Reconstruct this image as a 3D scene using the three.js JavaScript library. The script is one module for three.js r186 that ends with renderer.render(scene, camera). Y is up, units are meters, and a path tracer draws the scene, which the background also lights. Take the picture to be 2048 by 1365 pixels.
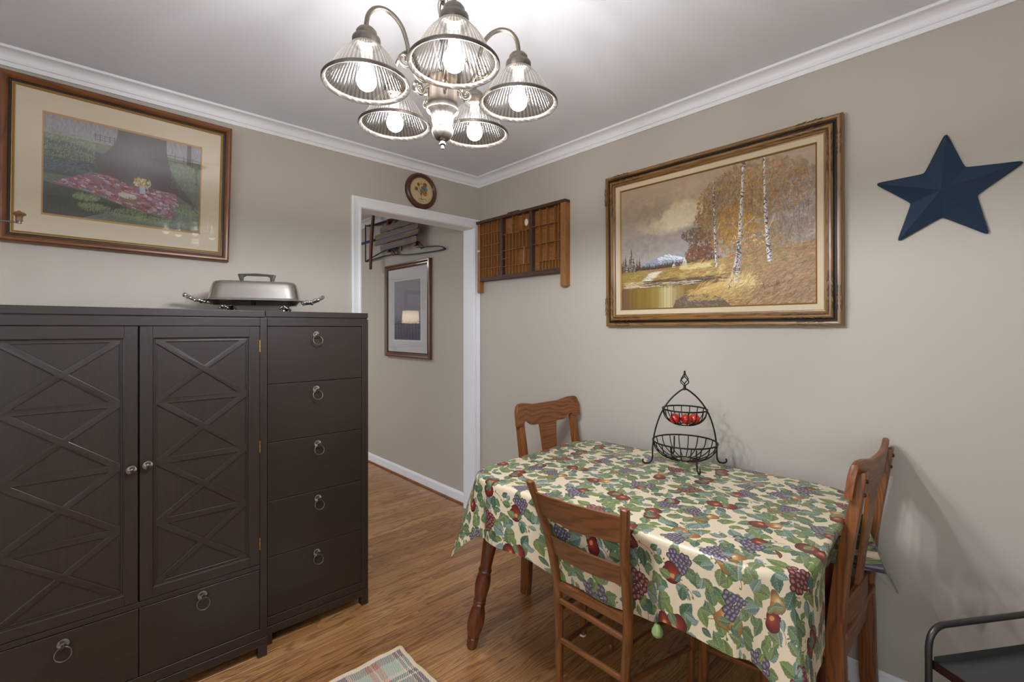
import * as THREE from 'three';
import { RoundedBoxGeometry } from 'three/addons/geometries/RoundedBoxGeometry.js';
import { mergeGeometries, toCreasedNormals } from 'three/addons/utils/BufferGeometryUtils.js';
import { RectAreaLightUniformsLib } from 'three/addons/lights/RectAreaLightUniformsLib.js';

// ---------------------------------------------------------------- camera, sky, exposure
const scene = new THREE.Scene();
const YAW = 0.747, EYE = 1.325;
const camera = new THREE.PerspectiveCamera(2 * Math.atan(682.5 / 938) * 180 / Math.PI, 2048 / 1365, 0.05, 60);
camera.position.set(0, EYE, 0);
camera.lookAt(Math.sin(YAW), EYE, -Math.cos(YAW));
camera.setViewOffset(2048, 1365, 0, 25.7, 2048, 1365);      // the lens is shifted, verticals stay vertical
const renderer = new THREE.WebGLRenderer({ antialias: true });
renderer.toneMapping = THREE.LinearToneMapping;
renderer.toneMappingExposure = 1.0;
renderer.shadowMap.enabled = true;
RectAreaLightUniformsLib.init();
scene.background = new THREE.Color().setRGB(0.86, 0.93, 1.0);   // an overcast sky outside the windows
scene.backgroundIntensity = 5.0;
const BULB = 1.12, KITCHEN_FILL = 1.2, HALL = 10, LAMP = 0.5;

// added fill behind the camera, and an unseen light placed for the hall (fixtures are built further down)
function areaLight(x, y, z, w, h, power, color) {
  const l = new THREE.RectAreaLight(color, power, w, h);
  l.position.set(x, y, z); l.lookAt(x, y - 1, z); l.castShadow = true; scene.add(l); return l;
}
const KX = -1.75, KZ = 0.7;
areaLight(KX, 2.325, KZ, 1.16, 0.56, KITCHEN_FILL * 3, 0xf6f8ff);
areaLight(0.6, 2.325, -5.0, 0.56, 0.56, HALL * 3, 0xf6f8ff);

// ---------------------------------------------------------------- helpers
const V = (x, y, z) => new THREE.Vector3(x, y, z);
const V2 = (x, y) => new THREE.Vector2(x, y);
function rng(seed) { let a = seed >>> 0; return () => { a |= 0; a = a + 0x6D2B79F5 | 0; let t = Math.imul(a ^ a >>> 15, 1 | a); t = t + Math.imul(t ^ t >>> 7, 61 | t) ^ t; return ((t ^ t >>> 14) >>> 0) / 4294967296; }; }
const lerp = (a, b, t) => a + (b - a) * t, clamp = (x, a = 0, b = 1) => Math.min(b, Math.max(a, x));
const sstep = (a, b, x) => { const t = clamp((x - a) / (b - a)); return t * t * (3 - 2 * t); };
function hash2(i, j, s) { let h = Math.imul(i, 374761393) + Math.imul(j, 668265263) + Math.imul(s, 1442695041); h = Math.imul(h ^ h >>> 13, 1274126177); return ((h ^ h >>> 16) >>> 0) / 4294967296; }
function pnoise(x, y, px, py, s) {                            // value noise that repeats every px, py cells
  const i = Math.floor(x), j = Math.floor(y), f = x - i, g = y - j, u = f * f * (3 - 2 * f), v = g * g * (3 - 2 * g);
  const I = ((i % px) + px) % px, J = ((j % py) + py) % py, I1 = (I + 1) % px, J1 = (J + 1) % py;
  return lerp(lerp(hash2(I, J, s), hash2(I1, J, s), u), lerp(hash2(I, J1, s), hash2(I1, J1, s), u), v);
}
function fbm(u, v, px, py, s, oct = 4) { let a = 0, w = 0.5, t = 0; for (let o = 0; o < oct; o++) { a += w * pnoise(u * px, v * py, px, py, s + o); t += w; w *= 0.55; px *= 2; py *= 2; } return a / t; }
const counts = {};
function numbered(n) { const k = counts[n] = (counts[n] ?? -1) + 1; return k ? `${n}_${String(k).padStart(3, '0')}` : n; }
function shadows(o) { o.castShadow = true; o.receiveShadow = true; return o; }
function plain(g) {
  g = g.index ? g.toNonIndexed() : g;
  const o = new THREE.BufferGeometry();
  o.setAttribute('position', g.attributes.position); o.setAttribute('normal', g.attributes.normal);
  o.setAttribute('uv', g.attributes.uv ?? new THREE.BufferAttribute(new Float32Array(g.attributes.position.count * 2), 2));
  return o;
}
const merge = gs => Array.isArray(gs) ? (gs.length === 1 ? gs[0] : mergeGeometries(gs.map(plain))) : gs;
function part(name, gs, m, parent, label) { const o = shadows(new THREE.Mesh(merge(gs), m)); o.name = name; if (label) o.userData.label = label; parent.add(o); return o; }
function thing(name, label, category, [x, y, z] = [0, 0, 0], turn = 0, group) {
  const o = new THREE.Group(); o.name = numbered(name); o.position.set(x, y, z); o.rotation.y = turn;
  o.userData = { label, category }; if (group) o.userData.group = group; scene.add(o); return o;
}
function single(name, gs, m, label, category, group) { const o = part(numbered(name), gs, m, scene); o.userData = { label, category }; if (group) o.userData.group = group; return o; }
function struct(name, gs, m, parent = scene) { const o = part(name, gs, m, parent); if (parent === scene) o.userData.kind = 'structure'; return o; }
function dup(root, label, pos, turn) { const r = root.clone(); r.name = numbered(root.name.replace(/_\d{3}$/, '')); r.userData = { ...root.userData, label }; if (pos) r.position.set(...pos); if (turn !== undefined) r.rotation.y = turn; scene.add(r); return r; }

// geometry helpers; uv in metres. grain: the axis along which the wood runs
function boxUV(g, grain = 'x', off = 0) {
  g = g.index ? g.toNonIndexed() : g;
  const p = g.attributes.position, n = g.attributes.normal, uv = new Float32Array(p.count * 2), A = { x: 0, y: 1, z: 2 }[grain];
  for (let f = 0; f < p.count; f += 3) {
    const m = [0, 0, 0];
    for (let k = 0; k < 3; k++) { m[0] += Math.abs(n.getX(f + k)); m[1] += Math.abs(n.getY(f + k)); m[2] += Math.abs(n.getZ(f + k)); }
    const N = m.indexOf(Math.max(...m)), rest = [0, 1, 2].filter(a => a !== N), ua = rest.includes(A) ? A : rest[0], va = rest.find(a => a !== ua);
    for (let k = 0; k < 3; k++) { const c = [p.getX(f + k), p.getY(f + k), p.getZ(f + k)]; uv[(f + k) * 2] = c[ua] + off * 1.37; uv[(f + k) * 2 + 1] = c[va] + off + N * 0.031; }
  }
  g.setAttribute('uv', new THREE.BufferAttribute(uv, 2)); return g;
}
function box(w, h, d, x = 0, y = 0, z = 0, { r = 0.002, grain, seg = 1, off = 0 } = {}) {
  r = Math.min(r, w * 0.45, h * 0.45, d * 0.45);
  const g = r > 0 ? new RoundedBoxGeometry(w, h, d, seg, r) : new THREE.BoxGeometry(w, h, d);
  g.translate(x, y, z);
  return boxUV(g, grain ?? (w >= h && w >= d ? 'x' : h >= d ? 'y' : 'z'), off);
}
const span = (x0, x1, y0, y1, z0, z1, o) => box(x1 - x0, y1 - y0, z1 - z0, (x0 + x1) / 2, (y0 + y1) / 2, (z0 + z1) / 2, o);
function cyl(r0, r1, h, x = 0, y = 0, z = 0, n = 20) { return new THREE.CylinderGeometry(r1, r0, h, n).translate(x, y + h / 2, z); }
function lathe(pts, n = 32) { return toCreasedNormals(new THREE.LatheGeometry(pts.map(p => V2(Math.max(p[0], 1e-5), p[1])), n), 0.7); }
function tube(pts, r, seg = 24, n = 8, closed = false) { return new THREE.TubeGeometry(new THREE.CatmullRomCurve3(pts.map(p => p.isVector3 ? p : V(...p)), closed, 'centripetal'), seg, r, n, closed); }
function rod(a, b, r0, r1 = r0, n = 14) {                     // a straight round bar between two points
  const A = V(...a), B = V(...b), d = B.clone().sub(A), L = d.length();
  const g = new THREE.CylinderGeometry(r1, r0, L, n); g.translate(0, L / 2, 0);
  g.applyQuaternion(new THREE.Quaternion().setFromUnitVectors(V(0, 1, 0), d.normalize())); g.translate(A.x, A.y, A.z);
  const uv = g.attributes.uv; for (let i = 0; i < uv.count; i++) { const u = uv.getX(i), v = uv.getY(i); uv.setXY(i, v * L, u * 2 * Math.PI * Math.max(r0, r1)); }
  return g;
}
function ext(shape, depth, { bevel = 0, seg = 1, curve = 12, grain = 'x', off = 0, crease = 0.5 } = {}) {
  let g = new THREE.ExtrudeGeometry(shape, { depth: depth - 2 * bevel, bevelEnabled: bevel > 0, bevelSize: bevel, bevelThickness: bevel, bevelOffset: -bevel, bevelSegments: seg, curveSegments: curve });
  g.translate(0, 0, bevel); g = toCreasedNormals(g, crease);
  return boxUV(g, grain, off);
}
function poly(pts) { return new THREE.Shape(pts.map(p => V2(...p))); }
// loft: rings of points (same count), joined one to the next
function loft(rings, { closed = true, caps = true, crease = 0.8, uvs } = {}) {
  const n = rings[0].length, pos = [], uv = [], L = [0];
  for (let i = 1; i < rings.length; i++) L.push(L[i - 1] + V(...rings[i][0]).distanceTo(V(...rings[i - 1][0])));
  const per = [0]; for (let j = 1; j <= n; j++) per.push(per[j - 1] + V(...rings[0][j % n]).distanceTo(V(...rings[0][j - 1])));
  const put = (i, j) => { pos.push(...rings[i][j % n]); uv.push(L[i], per[j]); };
  for (let i = 0; i + 1 < rings.length; i++) for (let j = 0; j < (closed ? n : n - 1); j++) {
    put(i, j); put(i + 1, j); put(i + 1, j + 1); put(i, j); put(i + 1, j + 1); put(i, j + 1);
  }
  if (caps && closed) for (const [i, flip] of [[0, 1], [rings.length - 1, 0]]) {
    const c = [0, 1, 2].map(k => rings[i].reduce((s, p) => s + p[k], 0) / n);
    for (let j = 0; j < n; j++) { const a = rings[i][j], b = rings[i][(j + 1) % n]; pos.push(...c, ...(flip ? a : b), ...(flip ? b : a)); uv.push(0, 0, 0, 0.01, 0.01, 0); }
  }
  const g = new THREE.BufferGeometry(); g.setAttribute('position', new THREE.Float32BufferAttribute(pos, 3)); g.setAttribute('uv', new THREE.Float32BufferAttribute(uv, 2));
  return toCreasedNormals(g, crease);
}
// mitre: a profile [[offset, height], ...] swept along a path in the xy plane with mitred corners
function mitre(path, profile, closed, crease = 0.45) {
  const n = path.length, dirs = [], m = [];
  const seg = closed ? n : n - 1;
  for (let i = 0; i < seg; i++) { const a = path[i], b = path[(i + 1) % n], d = V2(b[0] - a[0], b[1] - a[1]).normalize(); dirs.push(d); }
  const nor = d => V2(-d.y, d.x);
  for (let i = 0; i < n; i++) {
    const a = closed ? dirs[(i + seg - 1) % seg] : dirs[Math.max(0, i - 1)], b = closed ? dirs[i] : dirs[Math.min(seg - 1, i)];
    const na = nor(a), nb = nor(b); m.push(na.clone().add(nb).divideScalar(1 + na.dot(nb)));
  }
  const pos = [], uv = [], pl = [0];
  for (let k = 1; k < profile.length; k++) pl.push(pl[k - 1] + Math.hypot(profile[k][0] - profile[k - 1][0], profile[k][1] - profile[k - 1][1]));
  const at = (i, k) => [path[i][0] + m[i].x * profile[k][0], path[i][1] + m[i].y * profile[k][0], profile[k][1]];
  for (let i = 0; i < seg; i++) {
    const j = (i + 1) % n, d = dirs[i], al = p => p[0] * d.x + p[1] * d.y;
    for (let k = 0; k + 1 < profile.length; k++) {
      const q = [at(i, k), at(j, k), at(j, k + 1), at(i, k + 1)], w = [pl[k], pl[k], pl[k + 1], pl[k + 1]];
      for (const t of [0, 1, 2, 0, 2, 3]) { pos.push(...q[t]); uv.push(al(q[t]) + i * 0.37, w[t] + i * 0.11); }
    }
  }
  const g = new THREE.BufferGeometry(); g.setAttribute('position', new THREE.Float32BufferAttribute(pos, 3)); g.setAttribute('uv', new THREE.Float32BufferAttribute(uv, 2));
  return toCreasedNormals(g, crease);
}
const rect = (w, h) => [[-w / 2, -h / 2], [w / 2, -h / 2], [w / 2, h / 2], [-w / 2, h / 2]];   // counter-clockwise: offsets go inwards
function plate(w, h, x = 0, y = 0, z = 0, t = 0.002) { const g = new THREE.BoxGeometry(w, h, t).translate(x, y, z - t / 2); return g; }
function frustumRing(R, r, n = 40, k = 10) { return new THREE.TorusGeometry(R, r, k, n); }

// ---------------------------------------------------------------- materials
function tex(w, h, fn, srgb = true) {
  const d = new Uint8Array(w * h * 4);
  for (let j = 0; j < h; j++) for (let i = 0; i < w; i++) { const c = fn(i / w, j / h), o = (j * w + i) * 4; d[o] = clamp(c[0], 0, 255); d[o + 1] = clamp(c[1], 0, 255); d[o + 2] = clamp(c[2], 0, 255); d[o + 3] = 255; }
  const t = new THREE.DataTexture(d, w, h, THREE.RGBAFormat); t.wrapS = t.wrapT = THREE.RepeatWrapping; t.magFilter = THREE.LinearFilter; t.minFilter = THREE.LinearFilter;
  if (srgb) t.colorSpace = THREE.SRGBColorSpace; t.needsUpdate = true; return t;
}
const hex = c => [c >> 16 & 255, c >> 8 & 255, c & 255], mixc = (a, b, t) => [lerp(a[0], b[0], t), lerp(a[1], b[1], t), lerp(a[2], b[2], t)];
function woodTex(light, dark, seed, { rings = 12, warp = 2.2, pores = 0.5, tone = 0.35, lu = 0.8, lv = 0.2, contrast = 1, N = 512 } = {}) {
  const A = hex(light), B = hex(dark);
  const t = tex(N, N, (u, v) => {
    const w = fbm(u, v, 2, 3, seed, 3) * warp + 0.25 * fbm(u, v, 6, 8, seed + 9, 2);
    const g = 0.5 + 0.5 * Math.sin(2 * Math.PI * (v * rings + w * 2.4));
    const line = Math.pow(g, 3);
    const fine = fbm(u, v, 6, 90, seed + 20, 2), blot = fbm(u, v, 2, 5, seed + 31, 3);
    const pore = pnoise(u * 26, v * 150, 26, 150, seed + 44) > 0.74 ? 1 : 0;
    let k = 0.42 * line + 0.35 * (fine - 0.3) + tone * (blot - 0.5) + pores * 0.45 * pore * (0.3 + 0.7 * line);
    return mixc(A, B, clamp(k * contrast + 0.08));
  });
  t.repeat.set(1 / lu, 1 / lv); return t;
}
const std = (o) => new THREE.MeshStandardMaterial(o), phys = (o) => new THREE.MeshPhysicalMaterial(o);
const bumpWall = tex(256, 256, (u, v) => { const k = 255 * (0.55 * fbm(u, v, 24, 24, 3, 3) + 0.45 * fbm(u, v, 6, 6, 8, 3)); return [k, k, k]; }, false);
bumpWall.repeat.set(2, 2);
const M = {};
M.wall = std({ color: 0xb8b1a4, roughness: 0.85, bumpMap: bumpWall, bumpScale: 0.0007 });
M.ceiling = std({ color: 0xe6eaf2, roughness: 0.9, bumpMap: bumpWall, bumpScale: 0.0005 });
M.trim = std({ color: 0xecedf0, roughness: 0.45 });
M.espresso = phys({ map: woodTex(0x2d221a, 0x1a120d, 5, { rings: 9, pores: 0.4, contrast: 0.55 }), roughness: 0.48, clearcoat: 0.38, clearcoatRoughness: 0.2 });
M.espressoDark = std({ color: 0x15110f, roughness: 0.7 });
M.pewter = std({ color: 0x6f675e, metalness: 1, roughness: 0.38 });
M.brass = std({ color: 0xb98f5a, metalness: 1, roughness: 0.35 });
M.oak = phys({ map: woodTex(0x8b5427, 0x4c270e, 11, { rings: 10, pores: 0.9 }), roughness: 0.45, clearcoat: 0.18, clearcoatRoughness: 0.3 });
M.oakLadder = phys({ map: woodTex(0x7f4d22, 0x4c2a10, 17, { rings: 8, pores: 0.6 }), roughness: 0.42, clearcoat: 0.3, clearcoatRoughness: 0.35 });
M.mahogany = phys({ map: woodTex(0x74371a, 0x3f1a0d, 23, { rings: 7, pores: 0.4 }), roughness: 0.32, clearcoat: 0.5, clearcoatRoughness: 0.25 });
M.floor = [[0xb98956, 0x744c28, 31], [0xac7b4a, 0x684323, 37], [0xc4935e, 0x80562f, 41], [0xb3814e, 0x6e4826, 47]].map(([a, b, s], i) => phys({ map: woodTex(a, b, s, { rings: [5, 7, 4, 9][i], warp: 2.8, pores: 0.9, lu: 0.9, lv: 0.17, contrast: 1.25 }), roughness: 0.36, clearcoat: 0.35, clearcoatRoughness: 0.22 }));
M.floorGap = std({ color: 0x2a180c, roughness: 0.9 });
M.frameWalnut = phys({ map: woodTex(0x7c4a22, 0x4d2810, 53, { rings: 6, lv: 0.12 }), roughness: 0.35, clearcoat: 0.4, clearcoatRoughness: 0.25 });
M.frameGold = std({ color: 0xa9854b, roughness: 0.4, metalness: 0.45 });
M.black = std({ color: 0x1c1917, roughness: 0.4 });
M.glass = phys({ color: 0xffffff, transmission: 1, thickness: 0, roughness: 0.0, ior: 1.5 });
M.silver = std({ color: 0xc9c6c0, metalness: 1, roughness: 0.22 });
M.silverShiny = std({ color: 0xd2cfc8, metalness: 1, roughness: 0.1 });
M.nickel = std({ color: 0x7a736a, metalness: 1, roughness: 0.45 });
M.iron = std({ color: 0x2b2824, metalness: 0.7, roughness: 0.5 });

// ---------------------------------------------------------------- the room shell
const XR = 2.1325, ZB = -2.6575, CEIL = 2.40, XL = -2.6, ZF = 2.6, T = 0.12, ZFAR = -9.2, XHL = -1.7;
const DX0 = 1.2375, DX1 = 2.0845, DTOP = 2.04, ZH = ZB - T;         // door opening
function wallShape(x0, x1, y1, holes) { const s = poly([[x0, 0], [x1, 0], [x1, y1], [x0, y1]]); for (const h of holes) s.holes.push(new THREE.Path(h.map(p => V2(...p)))); return s; }
{ // back wall with the doorway (the doorway reaches the floor)
  const j = 0.018, s = poly([[XL, 0], [DX0 - j, 0], [DX0 - j, DTOP + j], [DX1 + j, DTOP + j], [DX1 + j, 0], [XR, 0], [XR, CEIL], [XL, CEIL]]);
  struct('wall_back', ext(s, T).translate(0, 0, ZH), M.wall);
  struct('wall_right', span(XR, XR + T, 0, CEIL, ZFAR - T, ZF + T, { r: 0 }), M.wall);
  const W1 = [-2.35, -0.85, 0.75, 2.15], W2 = [-0.6, 1.8, 0.75, 2.15];
  const hole = ([a, b, c, d]) => [[a, c], [b, c], [b, d], [a, d]];
  struct('wall_front', ext(wallShape(XL, XR, CEIL, [hole(W1)]), T).translate(0, 0, ZF), M.wall);
  const left = ext(wallShape(-ZF - T, -ZB + T, CEIL, [hole([-W2[1], -W2[0], W2[2], W2[3]])]), T); left.rotateY(Math.PI / 2); left.translate(XL - T, 0, 0);
  struct('wall_left', left, M.wall);
  struct('wall_far', span(XHL, XR, 0, CEIL, ZFAR - T, ZFAR, { r: 0 }), M.wall);
  const W3 = [4.0, 5.6, 0.8, 2.1];
  const hl = ext(wallShape(-ZH, -ZFAR + T, CEIL, [hole(W3)]), T); hl.rotateY(Math.PI / 2); hl.translate(XHL - T, 0, 0);
  struct('wall_hall', hl, M.wall);
  struct('ceiling', span(XL - T, XR + T, CEIL, CEIL + 0.1, ZFAR - T, ZF + T, { r: 0 }), M.ceiling);
  // windows out of view, placed to let in daylight: frame, meeting rail and mullions, one pane per sash
  const win = (name, w, h) => {
    const g = new THREE.Group(); g.name = name; g.userData.kind = 'structure'; scene.add(g);
    part('window_frame', mitre(rect(w, h), [[0, 0.0], [0, T], [0.045, T], [0.045, 0.03], [0.06, 0.03], [0.06, 0.0]], true), M.trim, g);
    part('sash_rail', box(w - 0.1, 0.04, 0.035, 0, 0, 0.045), M.trim, g);
    part('mullion', box(0.03, h - 0.1, 0.03, 0, 0, 0.045), M.trim, g);
    for (const s of [-1, 1]) for (const t of [-1, 1]) part('pane', plate(w / 2 - 0.06, h / 2 - 0.06, s * w / 4, t * h / 4, 0.046, 0.003), M.glass, g);
    return g;
  };
  const place = (g, x, y, z, ry) => { g.position.set(x, y, z); g.rotation.y = ry; };
  place(win('unseen_window_1', W1[1] - W1[0], W1[3] - W1[2]), (W1[0] + W1[1]) / 2, (W1[2] + W1[3]) / 2, ZF + T, Math.PI);
  place(win('unseen_window_2', W2[1] - W2[0], W2[3] - W2[2]), XL - T, (W2[2] + W2[3]) / 2, (W2[0] + W2[1]) / 2, Math.PI / 2);
  place(win('unseen_window_3', W3[1] - W3[0], W3[3] - W3[2]), XHL - T, (W3[2] + W3[3]) / 2, -(W3[0] + W3[1]) / 2, Math.PI / 2);
}
{ // crown moulding: profile (out from the wall, down from the ceiling)
  const prof = [[0, -0.0635], [0.009, -0.0635], [0.0095, -0.0475], [0.0115, -0.046], [0.0155, -0.0455], [0.0165, -0.043], [0.0155, -0.0405]];
  for (let i = 0; i <= 8; i++) { const a = i / 8 * Math.PI / 2; prof.push([0.047 - 0.030 * Math.cos(a), -0.0385 + 0.0275 * Math.sin(a)]); }
  prof.push([0.0515, -0.0105], [0.0555, -0.0095], [0.0565, 0], [0, 0]);
  const crown = (len) => ext(poly(prof), len, { crease: 0.35 });           // runs along +z, wall at x = 0, room at +x
  const run = (name, len, x, z, ry) => { const g = crown(len); g.rotateY(ry); g.translate(x, CEIL, z); struct(name, g, M.trim); };
  run('trim_1', XR - XL, XR, ZB, -Math.PI / 2);                            // back wall
  run('trim_2', ZF - ZB, XR, ZF, Math.PI);                                 // right wall
  run('trim_3', ZH - ZFAR, XR, ZH, Math.PI);                               // hall, right wall
  // casing round the doorway
  const P = [[0, 0], [0, 0.0095], [0.004, 0.0115], [0.012, 0.0115], [0.016, 0.0095], [0.027, 0.0105], [0.036, 0.0135], [0.0445, 0.016], [0.048, 0.0185], [0.0565, 0.0185], [0.060, 0.016], [0.060, 0]];
  const k = 0.0475 / 0.06, e = 0.003;
  const casing = (side) => {
    const g = mitre([[DX1 + e, 0], [DX1 + e, DTOP + e], [DX0 - e, DTOP + e], [DX0 - e, 0]].reverse(), P, false, 0.3);
    const p = g.attributes.position; for (let i = 0; i < p.count; i++) if (p.getX(i) > DX1 + e) p.setX(i, DX1 + e + (p.getX(i) - DX1 - e) * (k - 0.04));
    return g;
  };
  struct('trim_4', casing().translate(0, 0, ZB), M.trim);
  const j = 0.018;
  struct('trim_5', [span(DX0 - j, DX0, 0, DTOP, ZH, ZB, { r: 0.001 }), span(DX1, DX1 + j, 0, DTOP, ZH, ZB, { r: 0.001 }), span(DX0 - j, DX1 + j, DTOP, DTOP + j, ZH, ZB, { r: 0.001 })], M.trim);
  // baseboards
  const bb = [[0, 0], [0.012, 0], [0.012, 0.066], [0.0105, 0.071], [0.007, 0.074], [0.006, 0.079], [0.004, 0.0835], [0, 0.085]];
  const base = (name, len, x, z, ry) => { const g = ext(poly(bb), len, { crease: 0.3 }); g.rotateY(ry); g.translate(x, 0.001, z); struct(name, g, M.trim); };
  base('baseboard_right', ZF - ZB, XR, ZF, Math.PI);
  base('baseboard_hall', ZH - ZFAR, XR, ZH, Math.PI);
  base('baseboard_back', DX0 - 0.07 - XL, DX0 - 0.066, ZB, -Math.PI / 2);
  const shoe = ext(poly([[0.0125, 0.0005], [0.026, 0.0005], [0.0245, 0.007], [0.019, 0.0115], [0.0125, 0.013]]), ZH - ZFAR); shoe.rotateY(Math.PI); shoe.translate(XR, 0.001, ZH);
  struct('trim_6', shoe, M.oak);
}
{ // floor: a slab, with narrow oak strips laid along x
  const floor = struct('floor', span(XL - T, XR + T, -0.15, -0.012, ZFAR - T, ZF + T, { r: 0 }), M.floorGap);
  const W = 0.0572, gap = 0.0005, R = rng(77), lens = [0.42, 0.6, 0.78, 0.96, 1.15, 1.35];
  const strip = (L, off) => { // a board with eased upper edges, uv along the grain
    const h = 0.012, b = 0.0006, w = W - gap;
    const g = loft([[[0, -h, -w / 2], [0, -b, -w / 2], [0, 0, -w / 2 + b], [0, 0, w / 2 - b], [0, -b, w / 2], [0, -h, w / 2]], [[L - gap, -h, -w / 2], [L - gap, -b, -w / 2], [L - gap, 0, -w / 2 + b], [L - gap, 0, w / 2 - b], [L - gap, -b, w / 2], [L - gap, -h, w / 2]]], { crease: 0.2 });
    return boxUV(g, 'x', off);
  };
  const bank = lens.map(L => [0, 1, 2].map(i => strip(L, 0.213 * i + L)));
  const rest = [[], [], [], []];
  const row = (z, xa, xb, seen) => {
    let x = xa - R() * 0.5;
    while (x < xb - 0.001) {
      let k = Math.floor(R() * lens.length), L = lens[k], g;
      const v = Math.floor(R() * 3), m = Math.floor(R() * 4);
      let s = Math.max(x, xa), e = Math.min(x + L, xb);
      if (xb - e < 0.12) e = xb;
      if (e - s > 0.01) {
        const whole = s === x && Math.abs(e - s - L) < 1e-6;
        const vis = seen && e > seen[0] && s < seen[1];
        if (vis) { g = whole ? bank[k][v] : strip(e - s, 0.171 * v + z); const o = part('floor_plank', g, M.floor[m], floor); o.position.set(s, 0, z); }
        else { g = whole ? bank[k][v].clone() : strip(e - s, 0.171 * v + z); g.translate(s, 0, z); rest[m].push(g); }
      }
      x = e === xb ? xb : x + L;
    }
  };
  const z0 = ZB + W / 2;
  for (let i = 0; z0 + i * W < ZF; i++) {
    const z = z0 + i * W;
    row(z, XL, XR, z > -0.95 ? null : z < -2.15 ? [1.03, XR] : [lerp(0.95, 0.25, clamp((z + 2.15) / 0.4)), XR]);
  }
  for (let i = 0; i < 2; i++) row(ZB - W / 2 - i * W, DX0 + 0.001, DX1 - 0.001, [0, 3]);
  for (let i = 2; ZB - W / 2 - i * W > ZFAR; i++) { const z = ZB - W / 2 - i * W; row(z, XHL, XR, z < -4.75 ? null : [lerp(1.15, 1.75, clamp((-2.8 - z) / 1.8)), XR]); }
  rest.forEach((g, i) => { const o = part('floor_plank', g, M.floor[i], floor); o.userData.kind = 'stuff'; });
}
{ // ceiling fixtures out of view, the kitchen one added as fill: a shallow frame with a glowing diffuser
  const fixture = (x, z, w, d, label) => {
    const t = thing('unseen_ceiling_light', label, 'light', [x, CEIL, z]);
    part('housing', mitre(rect(w, d), [[0, 0], [0, 0.06], [0.02, 0.065], [0.025, 0.06], [0.025, 0]], true).rotateX(Math.PI / 2), M.trim, t);
    part('diffuser', box(w - 0.04, 0.006, d - 0.04, 0, -0.06, 0), std({ color: 0xffffff, emissive: 0xfff4e4, emissiveIntensity: 1.2, roughness: 0.6 }), t);
  };
  fixture(KX, KZ, 1.2, 0.6, 'long white flush ceiling light added out of view as fill over the kitchen floor');
  fixture(0.6, -5.0, 0.6, 0.6, 'square white flush ceiling light out of view, lighting the hall beyond the doorway');
}

// ---------------------------------------------------------------- the dark cabinets
const ribbed = (R, h, n = 28) => {   // a fluted rosette, face towards +z
  const pts = [[0, h * 0.9], [R * 0.22, h * 0.9], [R * 0.3, h * 0.62], [R * 0.42, h * 0.72], [R * 0.86, h * 0.6], [R * 0.97, h * 0.35], [R, 0]];
  const g = new THREE.LatheGeometry(pts.map(p => V2(Math.max(p[0], 1e-5), p[1])), n * 3);
  const p = g.attributes.position;
  for (let i = 0; i < p.count; i++) { const x = p.getX(i), z = p.getZ(i), r = Math.hypot(x, z); if (r > R * 0.35 && r < R * 0.98) { const a = Math.atan2(z, x); p.setY(i, p.getY(i) + 0.0009 * Math.cos(a * n)); } }
  g.computeVertexNormals(); return g.rotateX(Math.PI / 2);
};
function ringPull(parent, x, y, z) {
  const h = part('ring_pull', [ribbed(0.0172, 0.006).translate(x, y, z), lathe([[0, 0.016], [0.003, 0.0155], [0.0045, 0.012], [0.003, 0.008], [0.004, 0]], 14).rotateX(Math.PI / 2).translate(x, y - 0.002, z + 0.004),
    new THREE.TorusGeometry(0.0205, 0.0021, 10, 40).rotateX(-0.32).translate(x, y - 0.0225, z + 0.0195)], M.pewter, parent);
  return h;
}
function knob(parent, x, y, z) {
  return part('knob', [ribbed(0.0165, 0.008).translate(x, y, z + 0.014), lathe([[0.0165, 0.0], [0.012, -0.004], [0.0055, -0.009], [0.006, -0.016]], 20).rotateX(Math.PI / 2).translate(x, y, z + 0.014)], M.pewter, parent);
}
const E = M.espresso;
const topY = 1.397, slab = 0.0245;
function hollow(x0, x1, y0, y1, zf, zb, o = {}) { // carcass: sides, back, bottom behind the face frame
  return [span(x0, x0 + 0.016, y0, y1, zb, zf - 0.018, o), span(x1 - 0.016, x1, y0, y1, zb, zf - 0.018, o), span(x0, x1, y0, y1, zb, zb + 0.01, o), span(x0, x1, y0, y0 + 0.016, zb, zf - 0.018, o)];
}
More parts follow.
